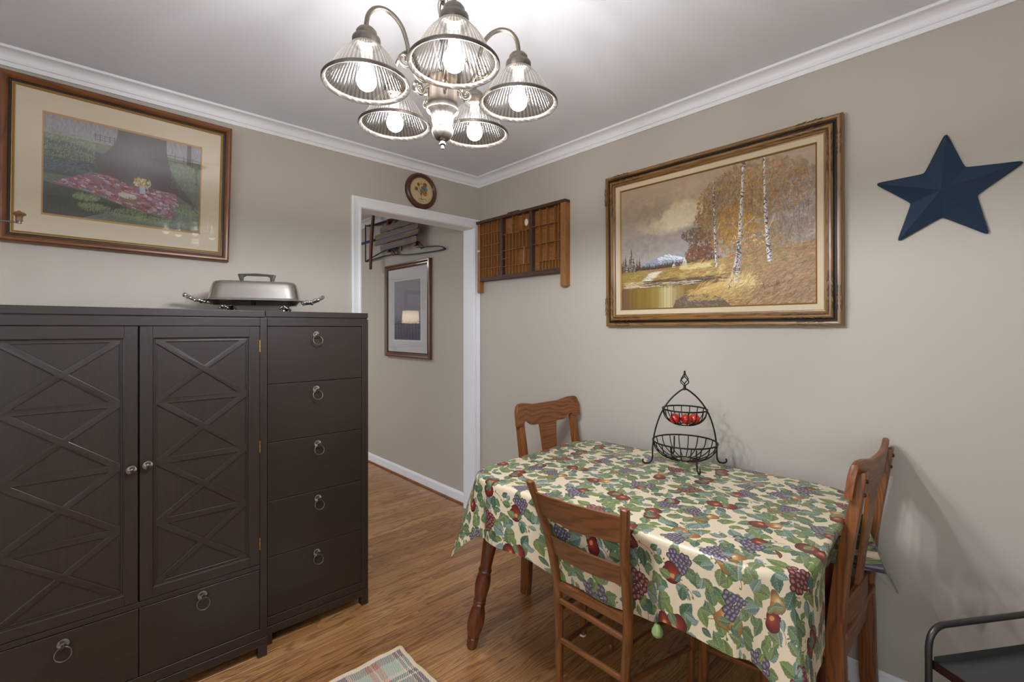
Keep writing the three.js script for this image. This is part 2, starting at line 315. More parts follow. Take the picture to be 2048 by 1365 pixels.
{ // chest of five drawers
  const x0 = 0.5645, x1 = 1.027, zf = -2.128, zb = -2.636, t = thing('chest_of_drawers', 'tall narrow dark brown chest with five ring-pull drawers next to the doorway', 'chest', [x0, 0, zf]);
  const L = x => x - x0, dz = zb - zf;
  part('carcass', [...hollow(0, L(x1), 0.043, 1.366, 0, dz), span(L(0.995), L(x1), 0.078, 1.366, -0.02, 0), span(0, L(0.58), 0.078, 1.366, -0.02, 0), span(L(0.58), L(0.995), 1.3335, 1.366, -0.02, 0.0), span(L(0.58), L(0.995), 0.0785, 0.115, -0.02, 0), span(0.004, L(x1) - 0.004, 1.364, 1.374, dz, -0.006, { r: 0 }), span(L(0.58), L(0.995), 0.11, 1.34, -0.03, -0.022, { r: 0 })], E, t);
  part('top', span(0.0085, L(x1) - 0.001, 1.3725, topY, dz, 0.0, { r: 0.002, seg: 2 }), E, t);
  part('base', [span(0, L(x1), 0.043, 0.0765, -0.02, 0.001), span(L(x1) - 0.02, L(x1), 0.043, 0.0765, dz, -0.02), span(0, 0.02, 0.043, 0.0765, dz, -0.02)], E, t);
  for (const [fx, fz] of [[L(0.9927), -0.034], [0, -0.034], [L(0.9927), dz], [0, dz]]) part('foot', span(fx, fx + 0.0343, 0, 0.0445, fz, fz + 0.035), E, t);
  const ys = [1.3325, 1.0893, 0.8451, 0.6, 0.3645, 0.1165];
  const px = [0.7815, 0.7815, 0.788, 0.7895, 0.7845], py = [1.2945, 1.0515, 0.8065, 0.5625, 0.3215];
  for (let i = 0; i < 5; i++) {
    const d = part('drawer', span(L(0.5805), L(0.9935), ys[i + 1] + 0.0008, ys[i] - 0.0012, -0.022, -0.0012, { r: 0.0018, off: i * 0.3 }), E, t);
    ringPull(d, L(px[i]), py[i], -0.0012);
  }
}
{ // two-door armoire with two drawers below
  const x0 = -0.2534, x1 = 0.5634, xm = 0.155, zf = -2.068, zb = -2.636, t = thing('armoire', 'wide dark brown armoire with crossed lattice doors and two ring-pull drawers below', 'armoire', [xm, 0, zf]);
  const L = x => x - xm, dz = zb - zf;
  part('carcass', [...hollow(L(x0), L(x1), 0.043, 1.366, 0, dz), span(L(0.5372), L(x1), 0.078, 1.366, -0.022, 0), span(L(x0), L(-0.2272), 0.078, 1.366, -0.022, 0), span(L(-0.2272), L(0.5372), 1.333, 1.366, -0.022, 0), span(L(-0.2272), L(0.5372), 0.0785, 0.1155, -0.022, 0), span(L(-0.2272), L(0.5372), 0.355, 0.375, -0.022, -0.003), span(L(x0) + 0.004, L(x1) - 0.004, 1.364, 1.374, dz, -0.006, { r: 0 }), span(L(-0.2272), L(0.5372), 0.11, 1.34, -0.034, -0.026, { r: 0 })], E, t);
  part('top', span(L(x0) + 0.001, L(0.5555), 1.369, topY - 0.0015, dz, 0.0, { seg: 2 }), E, t);
  part('base', [span(L(x0), L(x1), 0.043, 0.0765, -0.02, 0.001), span(L(x1) - 0.02, L(x1), 0.043, 0.0765, dz, -0.02), span(L(x0), L(x0) + 0.02, 0.043, 0.0765, dz, -0.02)], E, t);
  for (const fx of [L(x0), L(0.5295)]) for (const fz of [-0.034, dz]) part('foot', span(fx, fx + 0.0339, 0, 0.0445, fz, fz + 0.035), E, t);
  const lattice = (w, h) => {   // a sheet with sixteen triangular openings: four crossed fields
    const s = poly(rect(w, h)), n = 4, b = 0.0035, bar = 0.0105, cy = h / n;
    for (let i = 0; i < n; i++) {
      const lo = -h / 2 + i * cy + (i ? bar : b + 0.003), hi = -h / 2 + (i + 1) * cy - (i < n - 1 ? bar : b + 0.003), xl = -w / 2 + b, xr = w / 2 - b;
      const a = [-w / 2 + b, -h / 2 + i * cy], c = [w / 2 - b, -h / 2 + (i + 1) * cy], m = [(a[0] + c[0]) / 2, (a[1] + c[1]) / 2];
      const k = (c[1] - a[1]) / (c[0] - a[0]), off = bar * Math.hypot(1, k);     // half a bar, measured vertically
      const ox = off / k, tri = (p) => s.holes.push(new THREE.Path(p.map(q => V2(...q))));
      const yAt = x => m[1] + k * (x - m[0]);
      // lower, upper, left, right triangles between the bars
      const xlo = (lo + off - m[1]) / k + m[0], xhi = 2 * m[0] - xlo;
      tri([[xlo, lo], [xhi, lo], [m[0], m[1] - off]].map(q => [clamp(q[0], xl, xr), q[1]]));
      const xup = m[0] + (hi - off - m[1]) / k;
      tri([[2 * m[0] - xup, hi], [m[0], m[1] + off], [xup, hi]].map(q => [clamp(q[0], xl, xr), q[1]]));
      tri([[xl, yAt(xl) + off], [m[0] - ox, m[1]], [xl, 2 * m[1] - yAt(xl) - off]]);
      tri([[xr, 2 * m[1] - yAt(xr) + off], [xr, yAt(xr) - off], [m[0] + ox, m[1]]]);
    }
    return ext(s, 0.0055, { bevel: 0.002, seg: 2, grain: 'y', crease: 0.4 });
  };
  const W = 0.3785, H = 0.9535, st = 0.0365, rt = 0.0405, rb = 0.034, yc = (1.3313 + 0.3778) / 2;
  for (const side of [1, -1]) {
    const cx = side > 0 ? L(0.3468) : L(-0.0368);
    const frame = [box(st, H, 0.02, -W / 2 + st / 2, 0, -0.01, { r: 0.0014 }), box(st, H, 0.02, W / 2 - st / 2, 0, -0.01, { r: 0.0014 }), box(W - 2 * st, rt, 0.02, 0, H / 2 - rt / 2, -0.01, { r: 0.0009 }), box(W - 2 * st, rb, 0.02, 0, -H / 2 + rb / 2, -0.01, { r: 0.0009 })];
    const pw = W - 2 * st, ph = H - rt - rb, pc = (rb - rt) / 2;
    const d = part('door', frame.map(g => g.translate(cx, yc, 0)), E, t);
    part('moulding', mitre(rect(pw, ph), [[0, 0.0005], [0.002, -0.0005], [0.004, -0.0045], [0.0075, -0.0045], [0.0085, -0.007]], true).translate(cx, yc + pc, 0), E, d);
    part('panel', [lattice(pw - 0.016, ph - 0.016).translate(cx, yc + pc, -0.0098), box(pw, ph, 0.006, cx, yc + pc, -0.0125, { r: 0, grain: 'y' })], E, d);
    knob(d, side > 0 ? L(0.1776) : L(0.1341), side > 0 ? 0.8485 : 0.8405, 0);
    for (const y of [1.2535, 0.849, 0.46]) {
      const hx = side > 0 ? L(0.5365) : L(-0.2265);
      part('hinge', [rod([hx, y - 0.024, 0.0015], [hx, y + 0.024, 0.0015], 0.0026, 0.0026, 10), ...[-0.016, 0, 0.016].map(q => rod([hx, y + q - 0.0035, 0.0015], [hx, y + q + 0.0035, 0.0015], 0.0032, 0.0032, 10))], M.brass, d, 'worn brass hinge');
    }
  }
  for (const side of [1, -1]) {
    const a = side > 0 ? L(0.1562) : L(-0.226), b = side > 0 ? L(0.5355) : L(0.1542);
    const d = part('drawer', span(a, b, 0.1178, 0.3535, -0.024, -0.001, { r: 0.0018, off: side * 0.4 }), E, t);
    ringPull(d, side > 0 ? L(0.342) : L(-0.034), side > 0 ? 0.3265 : 0.3165, -0.001);
  }
}
{ // covered silver dish on top of the cabinets
  const t = thing('covered_serving_dish', 'silver covered serving dish with a domed lid on top of the dark cabinets', 'serving dish', [0.612, topY, -2.405], -21 * Math.PI / 180);
  const rr = (w, d, r, y, n = 8) => { const o = []; for (const [sx, sz, a0] of [[1, 1, 0], [-1, 1, 90], [-1, -1, 180], [1, -1, 270]]) for (let i = 0; i <= n; i++) { const a = (a0 + 90 * i / n) * Math.PI / 180; o.push([sx * (w / 2 - r) + r * Math.cos(a), y, sz * (d / 2 - r) + r * Math.sin(a)]); } return o; };
  const lidRings = [[0.374, 0.242, 0.05, 0.0545], [0.372, 0.240, 0.05, 0.058], [0.366, 0.234, 0.05, 0.0595], [0.363, 0.231, 0.05, 0.064], [0.352, 0.220, 0.052, 0.098], [0.341, 0.209, 0.053, 0.122], [0.332, 0.2, 0.053, 0.1315], [0.318, 0.186, 0.05, 0.1375], [0.300, 0.168, 0.045, 0.1395], [0.15, 0.08, 0.03, 0.1405], [0.01, 0.006, 0.002, 0.1405]].map(a => rr(a[0], a[1], a[2], a[3]));
  const lid = part('lid', loft(lidRings, { crease: 0.9 }), M.silver, t, 'domed brushed silver lid');
  const hp = [[-0.078, 0.175], [-0.07, 0.1775], [0, 0.1815], [0.07, 0.1775], [0.078, 0.175], [0.068, 0.1395], [0.056, 0.1395], [0.054, 0.163], [0.044, 0.170], [-0.044, 0.170], [-0.054, 0.163], [-0.056, 0.1395], [-0.068, 0.1395]];
  part('lid_handle', ext(poly(hp), 0.02, { bevel: 0.0025, seg: 2 }).translate(0, 0, -0.01), std({ color: 0x3a3733, roughness: 0.45, metalness: 0.3 }), lid, 'dark bracket handle on the lid');
  const trayR = [[0.27, 0.17, 0.04, 0.029], [0.33, 0.21, 0.05, 0.0305], [0.352, 0.224, 0.05, 0.040], [0.366, 0.236, 0.05, 0.047], [0.40, 0.268, 0.055, 0.0485], [0.41, 0.276, 0.055, 0.051], [0.404, 0.270, 0.055, 0.0545], [0.392, 0.26, 0.053, 0.0515], [0.372, 0.242, 0.05, 0.0505], [0.2, 0.1, 0.03, 0.0505]].map(a => rr(a[0], a[1], a[2], a[3]));
  part('tray', loft(trayR, { crease: 0.6 }), M.silverShiny, t);
  const R = rng(5);
  const beads = (pts, r) => pts.map(p => new THREE.SphereGeometry(r * (0.75 + R() * 0.5), 8, 6).translate(...p));
  for (const s of [-1, 1]) {
    const arc = []; for (let i = 0; i <= 14; i++) { const a = i / 14 * Math.PI; arc.push([s * (0.195 + 0.088 * Math.sin(a)), 0.047 + 0.030 * Math.pow(Math.sin(a), 2), 0.062 * Math.cos(a)]); }
    part('tray_handle', [tube(arc, 0.0062, 36, 8), ...beads(arc.map((p, i) => [p[0], p[1] + 0.002 * (i % 2 ? 1 : -1), p[2] + 0.002]), 0.0078)], M.silverShiny, t);
  }
  for (const sx of [-1, 1]) for (const sz of [-1, 1]) {
    const x = sx * 0.118, z = sz * 0.088;
    const leaf = []; for (let i = 0; i < 7; i++) { const a = -1 + i / 3; leaf.push([x + 0.016 * a * Math.cos(0.5) * sx, 0.016 + 0.010 * Math.cos(a * 1.4), z + 0.006 * sz + 0.004 * Math.sin(i * 2)]); }
    part('tray_foot', [...beads(leaf, 0.0062), lathe([[0.004, 0.0], [0.007, 0.001], [0.0075, 0.005], [0.005, 0.011], [0.009, 0.02], [0.013, 0.032]], 14).translate(x, 0, z)], M.silverShiny, t);
  }
}
{ // brass mill at the left edge: only its crank reaches into the picture
  const t = thing('coffee_mill', 'slim brass hand mill with a long crank and wooden knob above the armoire', 'coffee mill', [-0.2345, topY, -2.335]);
  part('body', lathe([[0, 0], [0.022, 0], [0.0235, 0.004], [0.0225, 0.012], [0.021, 0.02], [0.021, 0.15], [0.0225, 0.153], [0.0225, 0.16], [0.021, 0.163], [0.0212, 0.235], [0.019, 0.255], [0.012, 0.268], [0.007, 0.273], [0.006, 0.29], [0, 0.29]], 28), M.brass, t);
  const ang = -0.12, ex = 0.088;
  const arm = part('crank', [tube([[0, 0.286, 0], [0.02, 0.2885, 0], [0.06, 0.2905, 0], [ex + 0.003, 0.2895, 0]], 0.0028, 20, 8), cyl(0.0062, 0.0062, 0.0075, ex, 0.2865, 0, 16), cyl(0.006, 0.006, 0.008, 0, 0.283, 0, 14)], std({ color: 0x77766c, metalness: 0.9, roughness: 0.45 }), t, 'grey metal crank arm');
  arm.rotation.y = ang;
  const kn = part('crank_knob', lathe([[0, 0.0], [0.0088, 0.0], [0.0093, 0.002], [0.0091, 0.0135], [0.0098, 0.016], [0.0125, 0.0195], [0.0165, 0.0222], [0.0178, 0.024], [0.0176, 0.0255], [0.0145, 0.0295], [0.0095, 0.0325], [0.0048, 0.0335], [0.0042, 0.0362], [0, 0.037]], 28).translate(ex, 0.2942, 0), phys({ map: woodTex(0x8a6640, 0x4a3018, 61, { lv: 0.04, lu: 0.1, rings: 6 }), roughness: 0.4, clearcoat: 0.4 }), arm, 'turned wooden knob');
}

// ---------------------------------------------------------------- things on the walls
function canvasTex(w, h, draw) { const c = document.createElement('canvas'); c.width = w; c.height = h; const x = c.getContext('2d'); draw(x, w, h); const t = new THREE.CanvasTexture(c); t.colorSpace = THREE.SRGBColorSpace; t.magFilter = THREE.LinearFilter; return t; }
const rgb = (r, g, b, a = 1) => `rgba(${r | 0},${g | 0},${b | 0},${a})`;
const jit = (R, c, k, a = 1) => { const d = (R() - 0.5) * k; return rgb(c[0] + d + (R() - .5) * k * .5, c[1] + d + (R() - .5) * k * .4, c[2] + d + (R() - .5) * k * .4, a); };
function strokes(x, R, n, area, col, len, wid, ang, k = 30, a = 0.6, j = 0.9) {
  for (let i = 0; i < n; i++) { const [px, py] = area(R), t = ang + (R() - .5) * j, L = len * (0.4 + R()); x.strokeStyle = jit(R, typeof col === 'function' ? col(px, py) : col, k, a); x.lineWidth = wid * (0.4 + R()); x.beginPath(); x.moveTo(px, py); x.quadraticCurveTo(px + L * .5 * Math.cos(t) + (R() - .5) * 4, py + L * .5 * Math.sin(t) + (R() - .5) * 4, px + L * Math.cos(t), py + L * Math.sin(t)); x.stroke(); }
}
const inRect = (x0, y0, x1, y1) => R => [x0 + R() * (x1 - x0), y0 + R() * (y1 - y0)];

const paintingTex = () => canvasTex(1536, 1032, (x, W, H) => {
  const R = rng(2024);
  const g = x.createLinearGradient(0, 0, 0, H * 0.66); g.addColorStop(0, '#9a8468'); g.addColorStop(0.5, '#9a8a76'); g.addColorStop(1, '#96938f'); x.fillStyle = g; x.fillRect(0, 0, W, H);
  strokes(x, R, 2600, inRect(0, 0, W, H * .62), (a, b) => mixc([156, 134, 102], [144, 136, 128], b / (H * .62)), 60, 16, 0.2, 26, 0.28);
  // clouds
  const puff = (cx, cy, rx, ry, n, c, a) => { for (let i = 0; i < n; i++) { const t = R() * 6.28, r = Math.sqrt(R()); const px = cx + rx * r * Math.cos(t), py = cy + ry * r * Math.sin(t); x.fillStyle = jit(R, c, 26, a); x.beginPath(); x.ellipse(px, py, 10 + R() * 26, 7 + R() * 16, R() * 3, 0, 6.3); x.fill(); } };
  puff(520, 250, 330, 120, 260, [150, 130, 98], .16); puff(360, 330, 200, 80, 150, [172, 156, 122], .2); puff(500, 330, 190, 75, 200, [190, 172, 132], .28); puff(560, 300, 130, 50, 150, [212, 196, 154], .35); puff(640, 260, 120, 50, 110, [198, 178, 132], .3); puff(450, 385, 120, 40, 110, [205, 190, 150], .3); puff(300, 250, 170, 70, 80, [128, 112, 96], .2);
  puff(240, 500, 240, 80, 90, [120, 112, 108], .18); puff(620, 520, 150, 60, 60, [128, 128, 130], .16);
  for (const [cx, cy, rx, ry, n, c, al] of [[420, 220, 380, 130, 260, [168, 148, 110], .10], [700, 180, 200, 130, 200, [178, 158, 116], .12], [600, 280, 180, 90, 300, [204, 188, 146], .14], [500, 350, 170, 60, 260, [208, 194, 154], .14], [330, 360, 130, 60, 160, [186, 168, 130], .12], [240, 200, 220, 130, 160, [142, 120, 94], .12], [420, 450, 300, 60, 160, [132, 122, 114], .12]]) puff(cx, cy, rx, ry, n, c, al);
  strokes(x, R, 500, R => { const a = R() * 6.28, r = Math.sqrt(R()); return [590 + 200 * r * Math.cos(a), 310 + 90 * r * Math.sin(a)]; }, [214, 200, 160], 26, 9, -0.6, 30, .25);
  x.fillStyle = rgb(232, 218, 200, .15); x.fillRect(0, 0, W, H * .7);
  // far mountains
  x.fillStyle = '#8b96a0'; x.beginPath(); x.moveTo(160, 690); x.lineTo(290, 640); x.lineTo(370, 612); x.lineTo(440, 580); x.lineTo(500, 615); x.lineTo(545, 595); x.lineTo(640, 650); x.lineTo(720, 700); x.lineTo(160, 705); x.fill();
  strokes(x, R, 240, R => { const t = R(); return [360 + t * 250, 590 + Math.abs(t - .35) * 70 + R() * 40]; }, [222, 224, 226], 26, 4, 0.6, 24, .7);
  strokes(x, R, 120, inRect(220, 640, 680, 690), [110, 122, 134], 34, 5, 0.2, 20, .5);
  // dark treeline, pines
  const pine = (px, base, h) => { for (let i = 0; i < 90; i++) { const t = R(), y = base - h * (1 - t), w = h * .2 * t * (0.5 + R()); x.strokeStyle = jit(R, [72, 52, 34], 26, .8); x.lineWidth = 3; x.beginPath(); x.moveTo(px, y); x.lineTo(px + (R() < .5 ? -1 : 1) * w, y + h * .05); x.stroke(); } x.strokeStyle = '#4a3422'; x.lineWidth = 3; x.beginPath(); x.moveTo(px, base - h); x.lineTo(px, base); x.stroke(); };
  for (let px = 150; px < 900; px += 7) pine(px, 705 - 20 * clamp((px - 420) / 300), 22 + R() * 26);
  for (const [px, h] of [[22, 120], [48, 150], [108, 210], [130, 130], [165, 110], [190, 120], [8, 90], [75, 70]]) pine(px, 722, h);
  // autumn wood behind
  const foliage = (cx, cy, rx, ry, n, c, k = 46, s = 13) => { for (let i = 0; i < n; i++) { const t = R() * 6.28, r = Math.sqrt(R()); x.fillStyle = jit(R, c, k, .5); x.beginPath(); x.ellipse(cx + rx * r * Math.cos(t), cy + ry * r * Math.sin(t), 2 + R() * s, 2 + R() * s * .6, R() * 3, 0, 6.3); x.fill(); } };
  foliage(1180, 330, 420, 330, 1100, [136, 112, 84], 36, 30); foliage(1400, 420, 200, 320, 500, [142, 126, 112], 30, 26);
  foliage(760, 560, 120, 110, 500, [96, 58, 38]); foliage(690, 470, 110, 50, 260, [92, 72, 54]); foliage(720, 620, 110, 60, 300, [110, 64, 38]); foliage(800, 400, 120, 130, 420, [128, 98, 62]);
  foliage(960, 300, 250, 250, 1100, [150, 112, 52], 56); foliage(1080, 560, 260, 110, 800, [158, 116, 44], 56); foliage(1240, 230, 260, 190, 900, [156, 116, 62], 50); foliage(1000, 420, 130, 120, 500, [176, 128, 42], 56); foliage(1330, 560, 190, 100, 360, [140, 116, 90], 40); foliage(900, 180, 130, 110, 320, [140, 116, 92]);
  foliage(1420, 330, 110, 140, 200, [168, 156, 146], 40, 10);
  strokes(x, R, 420, inRect(760, 180, 1500, 720), [92, 70, 50], 70, 2.2, -1.6, 30, .5);
  // ground
  const gg = x.createLinearGradient(0, 690, 0, H); gg.addColorStop(0, '#8d7340'); gg.addColorStop(1, '#7c5f36'); x.fillStyle = gg; x.beginPath(); x.moveTo(0, 722); x.lineTo(400, 705); x.lineTo(720, 690); x.lineTo(1100, 655); x.lineTo(W, 620); x.lineTo(W, H); x.lineTo(0, H); x.fill();
  strokes(x, R, 2400, inRect(560, 680, W, H), (a, b) => mixc([172, 142, 76], [124, 96, 60], clamp((a - 900) / 600 * .6 + (b - 700) / 330 * .5)), 46, 7, -0.25, 44, .5);
  strokes(x, R, 700, inRect(0, 715, 420, 800), [150, 124, 62], 46, 7, 0.05, 44, .6);
  strokes(x, R, 360, inRect(700, 830, 1150, 930), [208, 182, 112], 50, 8, -0.35, 44, .6);
  strokes(x, R, 160, inRect(820, 850, 1150, 900), [226, 204, 150], 44, 8, -0.3, 30, .65);
  strokes(x, R, 220, inRect(560, 735, 900, 790), [214, 192, 130], 36, 6, -0.1, 40, .55);
  strokes(x, R, 600, inRect(1150, 700, W, H - 20), [140, 112, 80], 60, 6, -0.3, 34, .4);
  strokes(x, R, 1500, R => { const t = R(), u = R(); return [700 + u * 836, 690 - 60 * u + t * (340 + 60 * u)]; }, (a, b) => mixc([190, 156, 92], [132, 100, 66], clamp((a - 800) / 900 + (R() - .5) * .9)), 30, 8, -0.45, 60, .5);
  strokes(x, R, 700, R => { const t = R(), u = R(); return [950 + u * 586, 640 - 20 * u + t * 130]; }, [150, 116, 70], 26, 9, -0.3, 70, .5);
  strokes(x, R, 500, inRect(1050, 780, W, H), [164, 128, 92], 34, 7, -0.5, 60, .45); strokes(x, R, 300, inRect(980, 800, 1400, 1000), [104, 78, 50], 26, 5, -0.6, 40, .4);
  strokes(x, R, 500, inRect(420, 720, 860, 800), [156, 128, 66], 34, 7, -0.05, 56, .55);
  // stream and pond
  x.fillStyle = '#8b7a55'; x.beginPath(); x.moveTo(300, 722); x.lineTo(370, 722); x.lineTo(300, 790); x.lineTo(180, 800); x.closePath(); x.fill();
  strokes(x, R, 130, R => { const t = R(); return [330 - t * 90 + (R() - .5) * 80, 728 + t * 70]; }, [214, 204, 182], 44, 5, 0.0, 24, .6, .3);
  const pg = x.createLinearGradient(0, 800, 0, H); pg.addColorStop(0, '#7b6536'); pg.addColorStop(.4, '#7a5f20'); pg.addColorStop(1, '#6a5228'); x.fillStyle = pg; x.beginPath(); x.moveTo(0, 858); x.lineTo(200, 830); x.lineTo(480, 806); x.lineTo(860, 812); x.lineTo(900, 840); x.lineTo(760, 880); x.lineTo(600, 930); x.lineTo(520, H); x.lineTo(0, H); x.fill();
  for (let i = 0; i < 700; i++) { const px = R() * 600, k = px + (R() - .5) * 130, c = k < 110 ? [104, 78, 50] : k < 330 ? [130, 104, 32] : k < 410 ? [146, 126, 62] : k < 500 ? [186, 172, 122] : [140, 118, 66]; x.strokeStyle = jit(R, c, 26, .16); x.lineWidth = 8 + R() * 16; x.beginPath(); x.moveTo(px, 850 + R() * 30); x.lineTo(px + (R() - .5) * 4, H); x.stroke(); }
  for (let i = 0; i < 30; i++) { const px = 420 + R() * 80; x.strokeStyle = jit(R, [206, 196, 154], 20, .14); x.lineWidth = 8; x.beginPath(); x.moveTo(px, 850); x.lineTo(px, H); x.stroke(); }
  strokes(x, R, 160, inRect(160, 796, 900, 850), [74, 58, 44], 80, 6, -0.02, 26, .5, .16);
  strokes(x, R, 90, inRect(20, 820, 700, 850), [220, 212, 194], 60, 3.5, -0.02, 24, .6, .16);
  strokes(x, R, 120, inRect(20, 800, 220, 845), [196, 180, 138], 36, 5, 0.05, 30, .5, .4);
  // rock bank at the water
  x.fillStyle = '#5f5140'; x.beginPath(); x.moveTo(500, H); x.lineTo(530, 970); x.lineTo(600, 935); x.lineTo(760, 930); x.lineTo(900, 960); x.lineTo(980, H); x.fill();
  strokes(x, R, 260, inRect(520, 940, 900, H), [112, 94, 70], 26, 6, 0.6, 60, .6);
  strokes(x, R, 500, inRect(620, 900, 1100, 985), [176, 146, 82], 34, 6, -0.5, 44, .6);
  strokes(x, R, 200, inRect(700, 850, 960, 930), [196, 160, 90], 60, 3, -0.5, 40, .6);
  // cottages
  for (const [hx, hy, w, h] of [[590, 660, 60, 44], [500, 686, 44, 20]]) { x.fillStyle = '#a9a294'; x.fillRect(hx, hy, w * .55, h); x.fillStyle = '#6e5138'; x.beginPath(); x.moveTo(hx + w * .28, hy - h * .5); x.lineTo(hx + w, hy - h * .35); x.lineTo(hx + w * 1.25, hy + h * .4); x.lineTo(hx + w * .55, hy + h * .2); x.fill(); x.fillStyle = '#cfc8b6'; x.beginPath(); x.moveTo(hx, hy); x.lineTo(hx + w * .28, hy - h * .55); x.lineTo(hx + w * .55, hy + h * .1); x.lineTo(hx + w * .55, hy + h); x.lineTo(hx, hy + h); x.fill(); x.strokeStyle = '#5a4432'; x.lineWidth = 4; x.strokeRect(hx + 8, hy + 10, 12, h - 16); }
  strokes(x, R, 180, inRect(560, 700, 800, 726), [206, 186, 130], 40, 5, 0, 40, .6);
  // birches
  const birch = (pts, w0, w1) => {
    const n = 60, P = t => { const k = t * (pts.length - 1), i = Math.min(pts.length - 2, Math.floor(k)), f = k - i; return [lerp(pts[i][0], pts[i + 1][0], f), lerp(pts[i][1], pts[i + 1][1], f)]; };
    for (let i = 0; i < n; i++) { const a = P(i / n), b = P((i + 1.2) / n), w = lerp(w0, w1, i / n); x.lineWidth = w; x.strokeStyle = jit(R, [196, 188, 178], 26, .95); x.beginPath(); x.moveTo(...a); x.lineTo(...b); x.stroke(); x.lineWidth = w * .3; x.strokeStyle = jit(R, [228, 224, 218], 16, .8); x.beginPath(); x.moveTo(a[0] - w * .2, a[1]); x.lineTo(b[0] - w * .2, b[1]); x.stroke(); x.strokeStyle = jit(R, [120, 104, 96], 20, .6); x.beginPath(); x.moveTo(a[0] + w * .36, a[1]); x.lineTo(b[0] + w * .36, b[1]); x.stroke(); }
    for (let i = 0; i < n * 1.5; i++) { const a = P(R()), w = lerp(w0, w1, a[1] > 500 ? .2 : .6); x.strokeStyle = jit(R, [66, 52, 44], 24, .85); x.lineWidth = 2 + R() * 5; x.beginPath(); x.moveTo(a[0] + (R() - .5) * w, a[1]); x.lineTo(a[0] + (R() - .5) * w * 1.2, a[1] + 6 + R() * 12); x.stroke(); }
  };
  birch([[868, 735], [858, 560], [852, 400], [848, 240], [845, 90]], 24, 9);
  birch([[1010, 860], [1030, 700], [1040, 560], [1050, 380], [1062, 180], [1066, 0]], 46, 20);
  birch([[960, 890], [1000, 770], [1028, 640], [1036, 560]], 30, 22);
  birch([[1250, 730], [1236, 600], [1222, 420], [1214, 220], [1212, 10]], 40, 14);
  for (const [p, q, r] of [[[1052, 480], [1104, 440], [1150, 405]], [[1238, 505], [1262, 462], [1278, 420]], [[1036, 500], [1004, 452], [980, 425]], [[856, 480], [880, 450], [892, 410]]]) { x.strokeStyle = rgb(196, 184, 164, .9); x.lineWidth = 5; x.beginPath(); x.moveTo(...p); x.quadraticCurveTo(...q, ...r); x.stroke(); }
  for (let i = 0; i < 26; i++) { const t = R(); x.strokeStyle = rgb(186, 164, 130, .7); x.lineWidth = 1.6; x.beginPath(); const px = 860 + R() * 460, py = 120 + R() * 430; x.moveTo(px, py); x.lineTo(px + (R() - .5) * 120, py - 40 - R() * 70); x.stroke(); }
  foliage(980, 250, 260, 230, 160, [178, 132, 46], 50, 11); foliage(1100, 500, 200, 120, 200, [190, 140, 44], 50, 11); foliage(1190, 170, 200, 130, 140, [164, 118, 58], 50, 11); foliage(1110, 560, 130, 60, 60, [232, 214, 176], 26, 7);
  strokes(x, R, 140, inRect(930, 820, 1120, 900), [214, 186, 116], 50, 3, -0.9, 40, .7);
  // an illegible signature scrawl
  x.strokeStyle = '#4e3a26'; x.lineWidth = 4; x.beginPath(); x.moveTo(1196, 905); x.lineTo(1204, 880); x.lineTo(1212, 918); x.bezierCurveTo(1220, 890, 1232, 888, 1236, 902); x.bezierCurveTo(1240, 916, 1252, 896, 1262, 898); x.bezierCurveTo(1268, 912, 1278, 890, 1286, 896); x.lineTo(1292, 870); x.lineTo(1294, 906); x.lineTo(1304, 868); x.lineTo(1306, 906); x.lineTo(1322, 898); x.stroke();
});
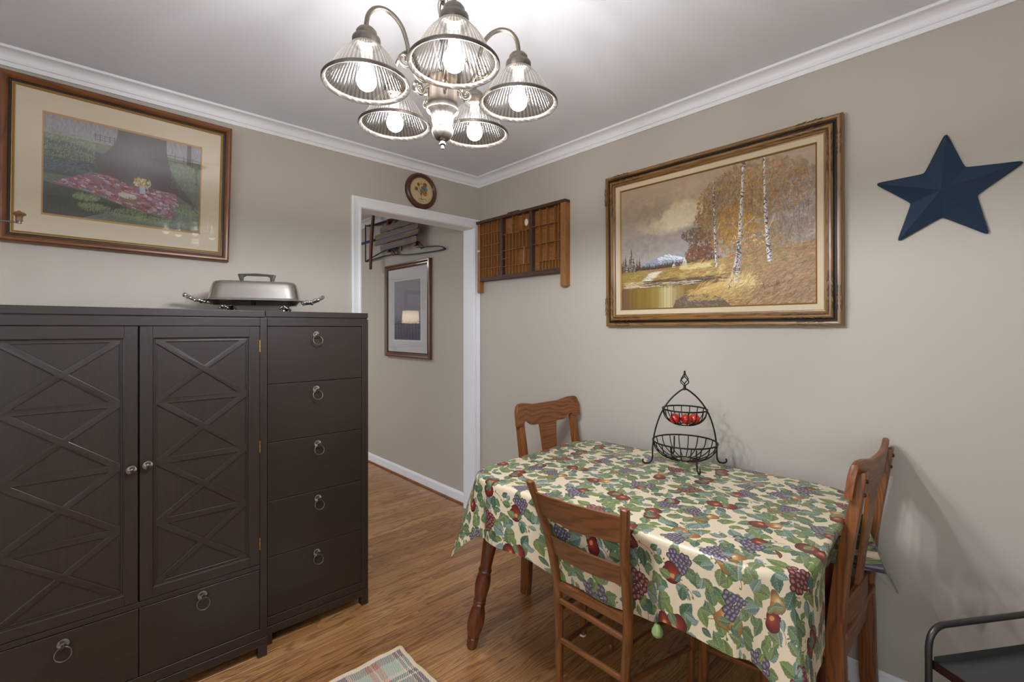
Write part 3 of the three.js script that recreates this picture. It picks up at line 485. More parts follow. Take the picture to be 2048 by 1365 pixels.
{ // landscape painting in a carved frame
  const w = 1.074, h = 0.801, t = thing('landscape_painting', 'large oil painting of autumn birches by a pond in a carved wooden frame', 'painting', [2.118, 1.734, -0.983], -Math.PI / 2);
  t.rotation.set(0, -Math.PI / 2, 0.0); t.rotateX(0.010);
  const prof = [[0, -0.012], [0, 0.014], [0.002, 0.02], [0.006, 0.0255], [0.011, 0.027], [0.016, 0.0255], [0.0195, 0.021], [0.0205, 0.017]];
  const groove = [[0.0205, 0.017], [0.022, 0.0145], [0.0265, 0.016], [0.029, 0.0145], [0.0305, 0.0165]];
  const inner = [[0.0305, 0.0165], [0.032, 0.021], [0.037, 0.0245], [0.043, 0.0245], [0.0475, 0.021], [0.0485, 0.019], [0.0525, 0.0205], [0.056, 0.0185], [0.058, 0.014], [0.0605, 0.0135], [0.0625, 0.0125]];
  const gold = phys({ map: woodTex(0x8f6a38, 0x513719, 71, { rings: 5, lv: 0.1, pores: 0.5 }), roughness: 0.36, clearcoat: 0.35, clearcoatRoughness: 0.3 });
  const f = part('frame', [mitre(rect(w, h), prof, true), mitre(rect(w, h), inner, true)], gold, t, 'carved golden brown wooden frame');
  part('groove', mitre(rect(w, h), groove, true, 0.6), M.black, f, 'black inner bead');
  // carved leaf sprays near the corners, on the outer and on the inner moulding
  const leaf = (L, W) => { const s = new THREE.Shape(); s.moveTo(0, 0); s.quadraticCurveTo(L * .35, W, L, 0); s.quadraticCurveTo(L * .35, -W, 0, 0); return s; };
  const carvings = [], lift = [];
  const spray = (px, py, dx, dy, z, k, n = 5) => {
    for (let i = 0; i < n; i++) for (const s of [1, -1]) {
      const g = ext(leaf(0.021 * k, 0.0034 * k), 0.003, { bevel: 0.0008, curve: 4 });
      g.rotateZ(Math.atan2(dy, dx) + s * (0.12 + 0.12 * (i % 2))); g.translate(px + dx * (i * 0.016 * k) - dy * s * 0.0035 * k, py + dy * (i * 0.016 * k) + dx * s * 0.0035 * k, z); (i % 3 === 2 ? lift : carvings).push(g);
    }
  };
  for (const sx of [-1, 1]) for (const sy of [-1, 1]) {
    const X = w / 2, Y = h / 2;
    spray(sx * (X - 0.155), sy * (Y - 0.011), sx, 0, 0.0258, 1.15); spray(sx * (X - 0.011), sy * (Y - 0.155), 0, sy, 0.0258, 1.15);
    spray(sx * (X - 0.215), sy * (Y - 0.040), sx, 0, 0.0236, 1.25, 8); spray(sx * (X - 0.040), sy * (Y - 0.215), 0, sy, 0.0236, 1.25, 8);
  }
  part('carving', carvings, std({ color: 0x4e3219, roughness: 0.5 }), f, 'dark carved leaf sprays'); part('carving', lift, gold, f);
  part('liner', mitre(rect(w - 0.125, h - 0.125), [[0, 0.0125], [0.001, 0.0135], [0.0225, 0.0105], [0.0235, 0.008]], true), std({ color: 0xc7b697, roughness: 0.85, bumpMap: bumpWall, bumpScale: 0.0004 }), t, 'cream linen liner');
  part('lip', mitre(rect(w - 0.172, h - 0.172), [[0, 0.0085], [0.001, 0.0088], [0.0055, 0.0055], [0.0065, 0.002]], true), std({ color: 0x8a6730, roughness: 0.4, metalness: 0.4 }), t);
  part('canvas', plate(w - 0.176, h - 0.176, 0, 0, 0.004, 0.003), std({ map: paintingTex(), roughness: 0.55, bumpMap: bumpWall, bumpScale: 0.0004 }), t);
  part('backing', box(w - 0.02, h - 0.02, 0.006, 0, 0, -0.007), M.oak, t);
}
const picnicTex = () => canvasTex(1100, 780, (x, W, H) => {
  const R = rng(99);
  x.fillStyle = '#5d6656'; x.fillRect(0, 0, W, H);
  x.fillStyle = '#8f8c90'; x.fillRect(0, 0, W, 150);
  strokes(x, R, 1500, inRect(0, 0, W, 150), [128, 124, 130], 46, 3, -1.55, 50, .6);
  strokes(x, R, 1800, inRect(0, 120, W, 330), [104, 124, 88], 26, 5, -0.1, 30, .5);
  strokes(x, R, 1600, inRect(0, 300, W, H), [74, 92, 78], 26, 5, -0.3, 40, .5);
  // long shadows over the grass
  for (let i = 0; i < 14; i++) { x.strokeStyle = rgb(46, 56, 58, .5); x.lineWidth = 10 + R() * 22; x.beginPath(); const y = 190 + i * 13; x.moveTo(0, y + R() * 20); x.bezierCurveTo(150, y - 8, 260, y + 34, 420, y + 40 + R() * 30); x.stroke(); }
  x.fillStyle = rgb(48, 60, 70, .75); x.fillRect(0, 330, 360, 130);
  // fences
  const fence = (x0, x1, y, h, n) => { x.strokeStyle = '#4b4846'; for (let i = 0; i <= n; i++) { const px = lerp(x0, x1, i / n); x.lineWidth = 5; x.beginPath(); x.moveTo(px, y - h); x.lineTo(px, y + 6); x.stroke(); } for (let k = 0; k < 3; k++) { x.lineWidth = 4; x.beginPath(); x.moveTo(x0, y - h * (.2 + k * .3)); x.lineTo(x1, y - h * (.15 + k * .3)); x.stroke(); } };
  fence(320, 480, 130, 56, 5); fence(820, 1100, 190, 80, 4); x.fillStyle = '#4d4643'; x.fillRect(985, 0, 34, 170);
  // great trunk
  const tg = x.createLinearGradient(420, 0, 860, 0); tg.addColorStop(0, '#4c4543'); tg.addColorStop(.45, '#5d5856'); tg.addColorStop(1, '#453f3e'); x.fillStyle = tg;
  x.beginPath(); x.moveTo(470, 0); x.bezierCurveTo(470, 130, 420, 190, 300, 300); x.lineTo(360, 420); x.lineTo(700, 440); x.lineTo(900, 470); x.lineTo(1060, 560); x.lineTo(930, 380); x.bezierCurveTo(850, 290, 820, 160, 822, 0); x.fill();
  strokes(x, R, 700, R => { const v = R() * 420; return [lerp(480, 380, v / 420) + R() * lerp(330, 500, v / 420), v]; }, [78, 70, 68], 46, 3, 1.6, 30, .5);
  strokes(x, R, 120, R => { const t = R(); return [860 + t * 190, 330 + t * 220 + (R() - .5) * 40]; }, [70, 66, 66], 60, 7, 0.9, 24, .6);
  // quilt
  x.save(); x.beginPath(); x.moveTo(60, 520); x.lineTo(300, 395); x.lineTo(420, 400); x.lineTo(560, 455); x.lineTo(900, 460); x.lineTo(930, 560); x.lineTo(880, 690); x.lineTo(560, 640); x.lineTo(300, 560); x.closePath(); x.clip();
  x.fillStyle = '#8e5f66'; x.fillRect(0, 380, W, 330);
  const pal = [[150, 84, 92], [128, 60, 72], [176, 170, 186], [96, 104, 140], [186, 134, 116], [150, 120, 140], [112, 70, 92], [190, 182, 190]];
  for (let i = 0; i < 900; i++) { const px = 40 + R() * 920, py = 385 + R() * 310; x.fillStyle = jit(R, pal[R() * pal.length | 0], 30, .75); x.beginPath(); x.moveTo(px, py); x.lineTo(px + 18 + R() * 18, py + 5); x.lineTo(px + 26 + R() * 14, py + 16 + R() * 10); x.lineTo(px - 4, py + 12 + R() * 8); x.fill(); }
  x.restore();
  // basket and jug of flowers
  x.fillStyle = '#8d7a58'; x.beginPath(); x.ellipse(545, 566, 64, 36, 0, 0, 6.3); x.fill(); strokes(x, R, 140, inRect(490, 560, 600, 596), [120, 98, 66], 20, 4, 0.1, 40, .8); x.fillStyle = '#b9b5ac'; x.beginPath(); x.ellipse(545, 545, 66, 24, 0.08, 0, 6.3); x.fill(); strokes(x, R, 60, inRect(490, 530, 600, 556), [206, 202, 196], 20, 4, 0.1, 40, .6);
  x.fillStyle = '#a7b6c4'; x.fillRect(632, 440, 40, 66); x.strokeStyle = '#a7b6c4'; x.lineWidth = 5; x.beginPath(); x.arc(676, 470, 16, -1.4, 1.4); x.stroke();
  for (let i = 0; i < 60; i++) { const px = 590 + R() * 120, py = 380 + R() * 66; x.fillStyle = jit(R, i % 3 ? [206, 196, 150] : [198, 160, 84], 30, .9); x.beginPath(); x.ellipse(px, py, 9 + R() * 5, 7 + R() * 4, R() * 3, 0, 6.3); x.fill(); } strokes(x, R, 40, inRect(600, 400, 700, 450), [84, 104, 70], 16, 3, -1.4, 30, .8);
  // foreground light and shade
  x.fillStyle = rgb(40, 44, 40, .8); x.beginPath(); x.moveTo(0, 530); x.lineTo(300, 570); x.lineTo(560, 650); x.lineTo(880, 700); x.lineTo(900, 730); x.lineTo(420, 700); x.lineTo(240, H); x.lineTo(0, H); x.fill();
  strokes(x, R, 1400, inRect(0, 560, W, H), [62, 80, 58], 18, 3, -1.1, 40, .45);
  for (const [cx, cy, rx, ry] of [[260, 620, 80, 26], [300, 680, 90, 26], [560, 700, 120, 40], [740, 720, 150, 30], [980, 620, 90, 30]]) strokes(x, R, 260, R => { const a = R() * 6.28, r = Math.sqrt(R()); return [cx + rx * r * Math.cos(a), cy + ry * r * Math.sin(a)]; }, [112, 134, 78], 16, 3, -1.2, 40, .6);
  strokes(x, R, 900, inRect(0, 160, 320, 330), [136, 156, 108], 14, 3, -1.3, 50, .5); strokes(x, R, 500, inRect(860, 200, W, 420), [128, 146, 112], 14, 3, -1.3, 50, .5); strokes(x, R, 600, inRect(0, 340, 330, 440), [96, 116, 118], 18, 3, -0.6, 50, .45);
  for (const [cx, cy, rx, ry] of [[270, 610, 90, 30], [330, 690, 110, 34], [570, 705, 140, 44], [760, 730, 160, 34], [990, 610, 100, 60], [1000, 700, 90, 60]]) strokes(x, R, 420, R => { const a = R() * 6.28, r = Math.sqrt(R()); return [cx + rx * r * Math.cos(a), cy + ry * r * Math.sin(a)]; }, [130, 150, 96], 15, 3, -1.2, 50, .4);
  x.fillStyle = rgb(206, 204, 210, .13); x.fillRect(0, 0, W, H);
  strokes(x, R, 200, inRect(880, 640, 1040, 720), [112, 128, 132], 40, 2, -0.2, 30, .7);
});
{ // picnic print behind glass
  const w = 0.772, h = 0.648, t = thing('framed_picnic_print', 'framed print of a picnic quilt under a great tree above the dark armoire', 'picture', [0.162, 1.978, ZB + 0.033]);
  t.rotation.set(0.049, 0, -0.0135);
  const f = part('frame', mitre(rect(w, h), [[0, -0.014], [0, 0.008], [0.003, 0.014], [0.009, 0.0185], [0.016, 0.0185], [0.022, 0.015], [0.0265, 0.010], [0.028, 0.006]], true), M.frameWalnut, t, 'glossy walnut frame');
  part('inner_bead', mitre(rect(w, h), [[0.028, 0.006], [0.0285, 0.002], [0.0335, 0.0015], [0.034, 0.005], [0.0355, 0.005], [0.036, 0.001]], true), M.black, f);
  part('gilt_edge', mitre(rect(w, h), [[0.036, 0.001], [0.0365, 0.004], [0.039, 0.0045], [0.0405, 0.003], [0.0415, 0.0045], [0.044, 0.003], [0.0455, 0.0]], true), M.frameGold, f);
  part('mat_board', mitre(rect(w - 0.08, h - 0.08), [[0, -0.001], [0.079, -0.001], [0.08, -0.0025]], true), std({ color: 0xcbbfa8, roughness: 0.9 }), t, 'beige linen mat');
  part('mat_edge', mitre(rect(w - 0.232, h - 0.238), [[0, -0.0015], [0.008, -0.0015], [0.0085, -0.003]], true), std({ color: 0xb48a50, roughness: 0.7 }), t);
  part('print', plate(w - 0.246, h - 0.252, 0, 0, -0.0025), std({ map: picnicTex(), roughness: 0.7 }), t);
  part('backing', box(w - 0.02, h - 0.02, 0.006, 0, 0, -0.010), M.black, t);
  part('glazing', plate(w - 0.085, h - 0.085, 0, 0, 0.0012, 0.0014), M.glass, t);
}
{ // round plate in a wooden ring above the doorway
  const t = thing('round_wall_plate', 'small round cream plate in a dark wooden ring frame above the doorway', 'wall plate', [1.646, 2.2205, ZB + 0.001]);
  part('ring_frame', lathe([[0.086, 0.004], [0.086, 0.016], [0.089, 0.019], [0.094, 0.018], [0.0975, 0.021], [0.105, 0.0225], [0.112, 0.0185], [0.1165, 0.01], [0.117, 0.0]], 64).rotateX(Math.PI / 2), phys({ map: woodTex(0x5c3222, 0x381c14, 83, { lv: 0.05 }), roughness: 0.35, clearcoat: 0.3 }), t);
  const face = canvasTex(512, 512, (x, W) => {
    const R = rng(3); x.fillStyle = '#c9b48a'; x.fillRect(0, 0, W, W);
    x.strokeStyle = '#7b6748'; x.lineWidth = 4; x.beginPath(); x.arc(256, 256, 236, 0, 6.3); x.stroke();
    x.translate(256, 256); x.scale(1.28, 1.28); x.translate(-256, -272);
    // a small posy of flowers with ribbons: brown stems, blue and orange blooms
    x.lineCap = 'round'; x.strokeStyle = '#54402a'; x.lineWidth = 8;
    for (const [a, b, c, d] of [[250, 330, 200, 180], [250, 330, 250, 170], [255, 330, 300, 190], [248, 332, 170, 250], [250, 300, 255, 400]]) { x.beginPath(); x.moveTo(a, b); x.quadraticCurveTo((a + c) / 2 + 10, (b + d) / 2, c, d); x.stroke(); }
    const bloom = (cx, cy, r, c) => { for (let i = 0; i < 7; i++) { x.fillStyle = jit(R, c, 30); x.beginPath(); x.ellipse(cx + r * .6 * Math.cos(i * .9), cy + r * .6 * Math.sin(i * .9), r * .5, r * .42, i, 0, 6.3); x.fill(); } x.fillStyle = '#6b4a22'; x.beginPath(); x.arc(cx, cy, r * .25, 0, 6.3); x.fill(); };
    bloom(310, 235, 52, [84, 122, 130]); bloom(258, 165, 36, [204, 168, 84]); bloom(318, 170, 34, [150, 78, 44]); bloom(320, 300, 40, [172, 100, 44]); bloom(170, 250, 28, [112, 84, 52]); bloom(205, 180, 24, [120, 88, 56]); bloom(260, 270, 30, [118, 116, 90]);
    x.strokeStyle = '#4d3a28'; x.lineWidth = 7; x.beginPath(); x.moveTo(205, 402); x.bezierCurveTo(240, 372, 270, 420, 300, 385); x.bezierCurveTo(330, 370, 330, 405, 345, 402); x.stroke();
    x.fillStyle = '#b0683a'; x.font = 'bold 34px serif'; x.textAlign = 'center'; x.fillText('1975', 256, 440);
  });
  const disc = new THREE.CircleGeometry(0.0865, 48).translate(0, 0, 0.0085);
  part('plate', [disc], std({ map: face, roughness: 0.4 }), t, 'cream plate with a small printed motif');
  part('back', cyl(0.1, 0.1, 0.004, 0, 0, 0, 40).rotateX(Math.PI / 2).translate(0, 0, 0.001), M.black, t);
}
{ // blue metal star
  const t = thing('barn_star', 'dark blue five-pointed metal star on the wall right of the painting', 'wall star', [XR - 0.004, 1.783, -0.1712], -Math.PI / 2);
  const pts = []; const RO = 0.1895, RI = 0.0855, a0 = 88 * Math.PI / 180;
  for (let i = 0; i < 10; i++) { const a = a0 - i * Math.PI / 5, r = i % 2 ? RI : RO; pts.push([r * Math.cos(a), r * Math.sin(a)]); }
  const pos = [], tri = (a, b, c) => pos.push(...a, ...b, ...c), A = [-0.0015, -0.003, 0.047];
  for (let i = 0; i < 10; i++) { const p = pts[i], q = pts[(i + 1) % 10], s = 0.985; tri(A, [q[0] * s, q[1] * s, 0.0045], [p[0] * s, p[1] * s, 0.0045]); tri([p[0] * s, p[1] * s, 0.0045], [q[0] * s, q[1] * s, 0.0045], [p[0], p[1], 0]); tri([q[0] * s, q[1] * s, 0.0045], [q[0], q[1], 0], [p[0], p[1], 0]); }
  const g = new THREE.BufferGeometry(); g.setAttribute('position', new THREE.Float32BufferAttribute(pos, 3)); g.computeVertexNormals();
  part('facets', g, std({ color: 0x21384f, roughness: 0.42, metalness: 0.25, side: THREE.DoubleSide }), t);
  part('rolled_edge', tube(pts.map(p => [p[0], p[1], 0.002]).flatMap((p, i) => { const q = pts[(i + 1) % 10]; return [0.02, 0.5, 0.98].map(f => [lerp(p[0], q[0], f), lerp(p[1], q[1], f), 0.002]); }), 0.002, 240, 6, true), std({ color: 0x16283a, roughness: 0.45, metalness: 0.25 }), t);
}
{ // printer's type tray: rails, legs and many little compartments
  const xb = XR - 0.001, D = 0.042, z0 = -2.625, z1 = -1.797, y0 = 1.655, y1 = 2.066, t = thing('type_tray', 'wooden printer type tray with many small compartments hung beside the doorway', 'type tray', [xb, 0, 0]);
  const tm = phys({ map: woodTex(0xa06c38, 0x623a1a, 91, { rings: 8, pores: 0.5, contrast: 0.6 }), roughness: 0.5, clearcoat: 0.15 }), td = std({ map: woodTex(0x553a2b, 0x33231b, 93, { rings: 6 }), roughness: 0.6 });
  const B = (a, b, c, d, dep, x = -dep, o = {}) => span(x, x + dep, c, d, a, b, o);      // z range, y range, depth from the wall
  part('back_panel', B(z0 + 0.004, z1 - 0.004, y0 + 0.004, y1 - 0.004, 0.006), tm, t);
  part('top_rail', [B(z0 - 0.006, z1, y1 - 0.002, y1 + 0.017, D + 0.004)], td, t, 'dark top rail');
  part('bottom_rail', B(z0 + 0.035, z1 - 0.035, y0, y0 + 0.028, D), td, t, 'dark bottom rail');
  part('side_rail', B(z0, z0 + 0.028, 1.577, y1, D - 0.004, -(D - 0.004), { grain: 'y' }), tm, t); part('side_rail', B(z1 - 0.04, z1, 1.5725, y1 - 0.001, D + 0.001, -(D + 0.001), { grain: 'y' }), tm, t);
  part('pull', ext(poly([[-0.06, 0], [0.06, 0], [0.052, 0.013], [-0.045, 0.013]]), 0.03, { bevel: 0.002 }).rotateY(-Math.PI / 2).translate(-0.004, y1 + 0.016, -2.262), td, t);
  const zi0 = z0 + 0.028, zi1 = z1 - 0.04, zA = -2.372, zB2 = -2.092, th = 0.0032, dd = 0.030;
  for (const z of [zA, zB2]) part('post', B(z - 0.013, z + 0.013, y0 + 0.02, y1, D - 0.005, -(D - 0.005), { grain: 'y' }), td, t);
  const yb = y0 + 0.028, yt = y1 - 0.002, wall = (a, b, c, d) => part('divider', B(a, b, c, d, dd, -dd - 0.004, { r: 0.0006 }), tm, t);
  const Vd = (z, c, d) => wall(z - th / 2, z + th / 2, c, d), Hd = (y, a, b) => wall(a, b, y - th / 2, y + th / 2);
  const hgt = f => lerp(yt, yb, f);
  // left bank: five rows of seven
  { const a = zi0, b = zA - 0.013; for (let i = 1; i < 7; i++) Vd(lerp(a, b, i / 7), yb, yt); for (const f of [0.2, 0.42, 0.63, 0.845]) Hd(hgt(f), a, b); }
  // middle bank
  { const a = zA + 0.013, b = zB2 - 0.013, k = i => lerp(a, b, i / 8);
    for (const f of [0.29, 0.575, 0.855]) Hd(hgt(f), a, b);
    for (const i of [3, 4, 6]) Vd(k(i), hgt(0.29), yt); Hd(hgt(0.14), k(2.5), k(4));
    for (let i = 1; i < 8; i++) Vd(k(i), hgt(0.575), hgt(0.29)); for (const i of [1, 2, 3, 4, 6.6]) Vd(k(i), hgt(0.855), hgt(0.575)); Hd(hgt(0.715), a, k(2)); for (let i = 1; i < 8; i++) Vd(k(i), yb, hgt(0.855)); }
  // right bank
  { const a = zB2 + 0.013, b = zi1, k = i => lerp(a, b, i / 8);
    for (const f of [0.27, 0.565]) Hd(hgt(f), a, b); for (const i of [2, 4, 6.2, 7.2]) { Vd(k(i), hgt(0.565), yt); }
    for (const i of [2, 4, 6.2, 7.2]) Vd(k(i), hgt(0.855), hgt(0.565)); Hd(hgt(0.855), k(2), b); for (const i of [2, 2.9, 3.8, 4.7, 5.6, 6.5, 7.3]) Vd(k(i), yb, hgt(0.855)); for (const f of [0.13, 0.42, 0.7]) Hd(hgt(f), k(7.2), b); }
  const s = single('seashell', loft(Array.from({ length: 10 }, (_, i) => { const a = i / 9 * Math.PI, r = 0.0155 * Math.sin(a) + 0.0004; return Array.from({ length: 14 }, (_, j) => { const b = j / 14 * 2 * Math.PI; return [-0.016 + 0.008 * Math.sin(b) * Math.sin(a) + 0, 0.0225 * Math.cos(a), r * Math.cos(b) * (1 + 0.06 * Math.cos(b * 6))]; }); })), std({ color: 0xddd3cb, roughness: 0.4 }), 'small white shell resting in an upper compartment of the type tray', 'shell');
  s.position.set(xb - 0.018, hgt(0.29) + 0.024, lerp(zA + 0.013, zB2 - 0.013, 0.9) ); s.position.y = 2.0;
  const st = single('thin_stick', rod([0, 0, 0], [0, 0.118, 0.004], 0.0018, 0.0012, 8), std({ color: 0xc9a878, roughness: 0.6 }), 'thin pale stick standing in a middle compartment of the type tray', 'stick');
  st.position.set(xb - 0.03, hgt(0.855) + th / 2, lerp(zA + 0.013, zB2 - 0.013, 0.78));
}
{ // hallway: sled on the wall
  const t = thing('snow_sled', 'old wooden snow sled with blue steel runners hung high on the hall wall', 'sled', [2.05, 2.14, -3.70], -Math.PI / 2);
  const wm = [0, 1, 2, 3].map(i => std({ map: tex(256, 64, (u, v) => { const w = fbm(u, v, 3, 12, 200 + i, 3), f = fbm(u, v, 6, 40, 210 + i, 2), b = fbm(u, v, 7, 5, 220 + i * 3, 3); let c = mixc([150, 132, 112], [104, 88, 74], clamp(w * .8 + f * .5 - .2)); if (b > 0.56) c = mixc(c, [92, 104, 134], 0.65); return c; }), roughness: 0.75 }));
  wm.forEach(m => m.map.repeat.set(1.4, 12));
  const slat = (l0, l1, h0, h1, i) => { const s = poly([[l0, h0 + 0.008], [l0 + 0.006, h0], [l1 - 0.02, h0], [l1, h0 + 0.012], [l1, h1 - 0.006], [l1 - 0.012, h1], [l0 + 0.012, h1], [l0, h1 - 0.01]]); return part('slat', ext(s, 0.011, { bevel: 0.0012 }), wm[i], t); };
  slat(-0.29, 0.335, 0.058, 0.108, 0); slat(-0.395, 0.372, 0.004, 0.050, 1); slat(-0.395, 0.372, -0.044, 0.001, 2); slat(-0.285, 0.345, -0.106, -0.053, 3);
  part('stripe', ext(poly([[-0.34, -0.002], [0.36, -0.001], [0.36, 0.003], [-0.33, 0.006]]), 0.001).translate(0, 0, 0.0108), std({ color: 0x2b3f72, roughness: 0.6 }), t, 'blue painted stripe');
  const steel = std({ color: 0x27303f, metalness: 0.6, roughness: 0.5 }), red = std({ color: 0x5a2a22, roughness: 0.55 }), brown = phys({ map: woodTex(0x6e4630, 0x43281b, 97, { lv: 0.08 }), roughness: 0.45 });
  for (const s of [1, -1]) {
    const k = s > 0 ? 0.185 : -0.145;
    const pts = [[-0.70, k + 0.012 * s, -0.05], [-0.45, k + 0.0 * s, -0.052], [-0.2, k + s * -0.002, -0.055], [0.1, k + s * 0.03, -0.06], [0.4, k + s * 0.045, -0.062], [0.62, k + s * 0.05, -0.062], [0.652, k + s * 0.045, -0.058], [0.63, k + s * 0.03, -0.04], [0.5, k + s * 0.015, -0.02], [0.31, k, -0.012]];
    const c = new THREE.CatmullRomCurve3(pts.map(p => V(...p)), false, 'centripetal'), n = 50, rings = [];
    for (let i = 0; i <= n; i++) { const p = c.getPoint(i / n), q = c.getTangent(i / n), nx = -q.y, ny = q.x; rings.push([[p.x - nx * .0035, p.y - ny * .0035, p.z - .010], [p.x + nx * .0035, p.y + ny * .0035, p.z - .010], [p.x + nx * .0035, p.y + ny * .0035, p.z + .010], [p.x - nx * .0035, p.y - ny * .0035, p.z + .010]]); }
    part('runner', loft(rings, { crease: 0.5 }), steel, t, 'blue-black steel runner');
    part('brace', tube([[-0.70, k + 0.01 * s, -0.045], [-0.46, k - 0.02 * s, -0.03], [-0.24, k - 0.035 * s, -0.008], [0.0, k - 0.035 * s, -0.008]], 0.006, 24, 6), steel, t);
    for (const l of [-0.19, 0.28]) part('knee', [ext(poly([[l - 0.035, k - 0.055 * s], [l + 0.03, k - 0.055 * s], [l + 0.12, k + 0.012 * s], [l + 0.07, k + 0.016 * s], [l + 0.02, k - 0.02 * s], [l - 0.03, k - 0.02 * s]]), 0.012, { bevel: 0.002 }).translate(0, 0, -0.035)], red, t, 'dark red iron knee');
  }
  for (const l of [-0.175, 0.29]) part('cross_bar', box(0.04, 0.30, 0.018, l, 0.02, -0.010, { r: 0.004 }), phys({ map: M.oak.map, color: 0xb86a48, roughness: 0.5 }), t, 'reddish wooden cross bar');
  part('cross_bar', box(0.022, 0.25, 0.014, 0.06, -0.02, -0.009), brown, t);
  part('steering_bar', loft(Array.from({ length: 15 }, (_, i) => { const f = i / 14 * 2 - 1, y = f * 0.268 + 0.008, w = 0.021 - 0.009 * f * f, x = -0.425 - 0.05 * 0 + 0.035 * f, zz = 0.028 - 0.008 * f * f; return [[x - w, y, zz - 0.008], [x + w, y, zz - 0.008], [x + w, y, zz + 0.008], [x - w, y, zz + 0.008]]; }), { crease: 0.6 }), brown, t, 'brown wooden steering bar');
  part('tie_bar', box(0.008, 0.365, 0.010, -0.70, 0.028, -0.045), steel, t);
  part('strap', [box(0.30, 0.026, 0.005, -0.545, 0.008, 0.017, { r: 0.001 }), cyl(0.012, 0.010, 0.012, 0, 0, 0, 14).rotateX(Math.PI / 2).translate(-0.385, 0.006, 0.018)], std({ color: 0x263a5c, metalness: 0.5, roughness: 0.5 }), t, 'blue steel strap with a bolt');
}
{ // hallway: framed print behind glass
  const w = 0.755, h = 0.836, t = thing('framed_hall_print', 'tall framed print behind reflecting glass on the hall wall under the sled', 'picture', [XR - 0.016, 1.484, -3.645], -Math.PI / 2);
  const f = part('frame', mitre(rect(w, h), [[0, -0.014], [0, 0.010], [0.004, 0.016], [0.012, 0.017], [0.020, 0.012], [0.026, 0.009], [0.034, 0.010], [0.040, 0.006]], true), phys({ map: woodTex(0x6f4a2e, 0x452b1a, 103, { lv: 0.1 }), roughness: 0.38, clearcoat: 0.3 }), t, 'brown wooden frame');
  part('inner_bead', mitre(rect(w, h), [[0.040, 0.006], [0.041, 0.003], [0.046, 0.003], [0.048, 0.0]], true), M.black, f);
  part('mat_board', mitre(rect(w - 0.09, h - 0.09), [[0, -0.001], [0.0965, -0.001], [0.098, -0.003]], true), std({ color: 0xcccac8, roughness: 0.9 }), t, 'pale grey mat');
  part('print_margin', mitre(rect(w - 0.284, h - 0.284), [[0, -0.0025], [0.014, -0.0025], [0.014, -0.003]], true), std({ color: 0xd7d6d8, roughness: 0.8 }), t);
  part('print', plate(w - 0.31, h - 0.31, 0, 0, -0.0028), std({ roughness: 0.7, map: canvasTex(512, 600, (x, W, H) => { const R = rng(8); const g = x.createLinearGradient(0, 0, 0, H); g.addColorStop(0, '#9a969a'); g.addColorStop(.55, '#8a8790'); g.addColorStop(1, '#5a5768'); x.fillStyle = g; x.fillRect(0, 0, W, H); strokes(x, R, 900, inRect(0, 0, W, H * .6), [150, 146, 150], 40, 8, 0.1, 24, .25); strokes(x, R, 700, inRect(0, H * .7, W, H), [70, 68, 84], 34, 5, -1.4, 30, .4); for (let i = 0; i < 9; i++) { x.strokeStyle = '#34313c'; x.lineWidth = 7; x.beginPath(); x.moveTo(30 + i * 56, H * .72); x.lineTo(34 + i * 56, H * .97); x.stroke(); } x.lineWidth = 8; x.beginPath(); x.moveTo(0, H * .73); x.lineTo(W, H * .70); x.stroke(); }) }), t);  // ground paled to stand in for the lit room reflected in the glass
  part('backing', box(w - 0.02, h - 0.02, 0.006, 0, 0, -0.010), M.black, t);
  part('glazing', plate(w - 0.09, h - 0.09, 0, 0, 0.0012, 0.0014), M.glass, t);
}

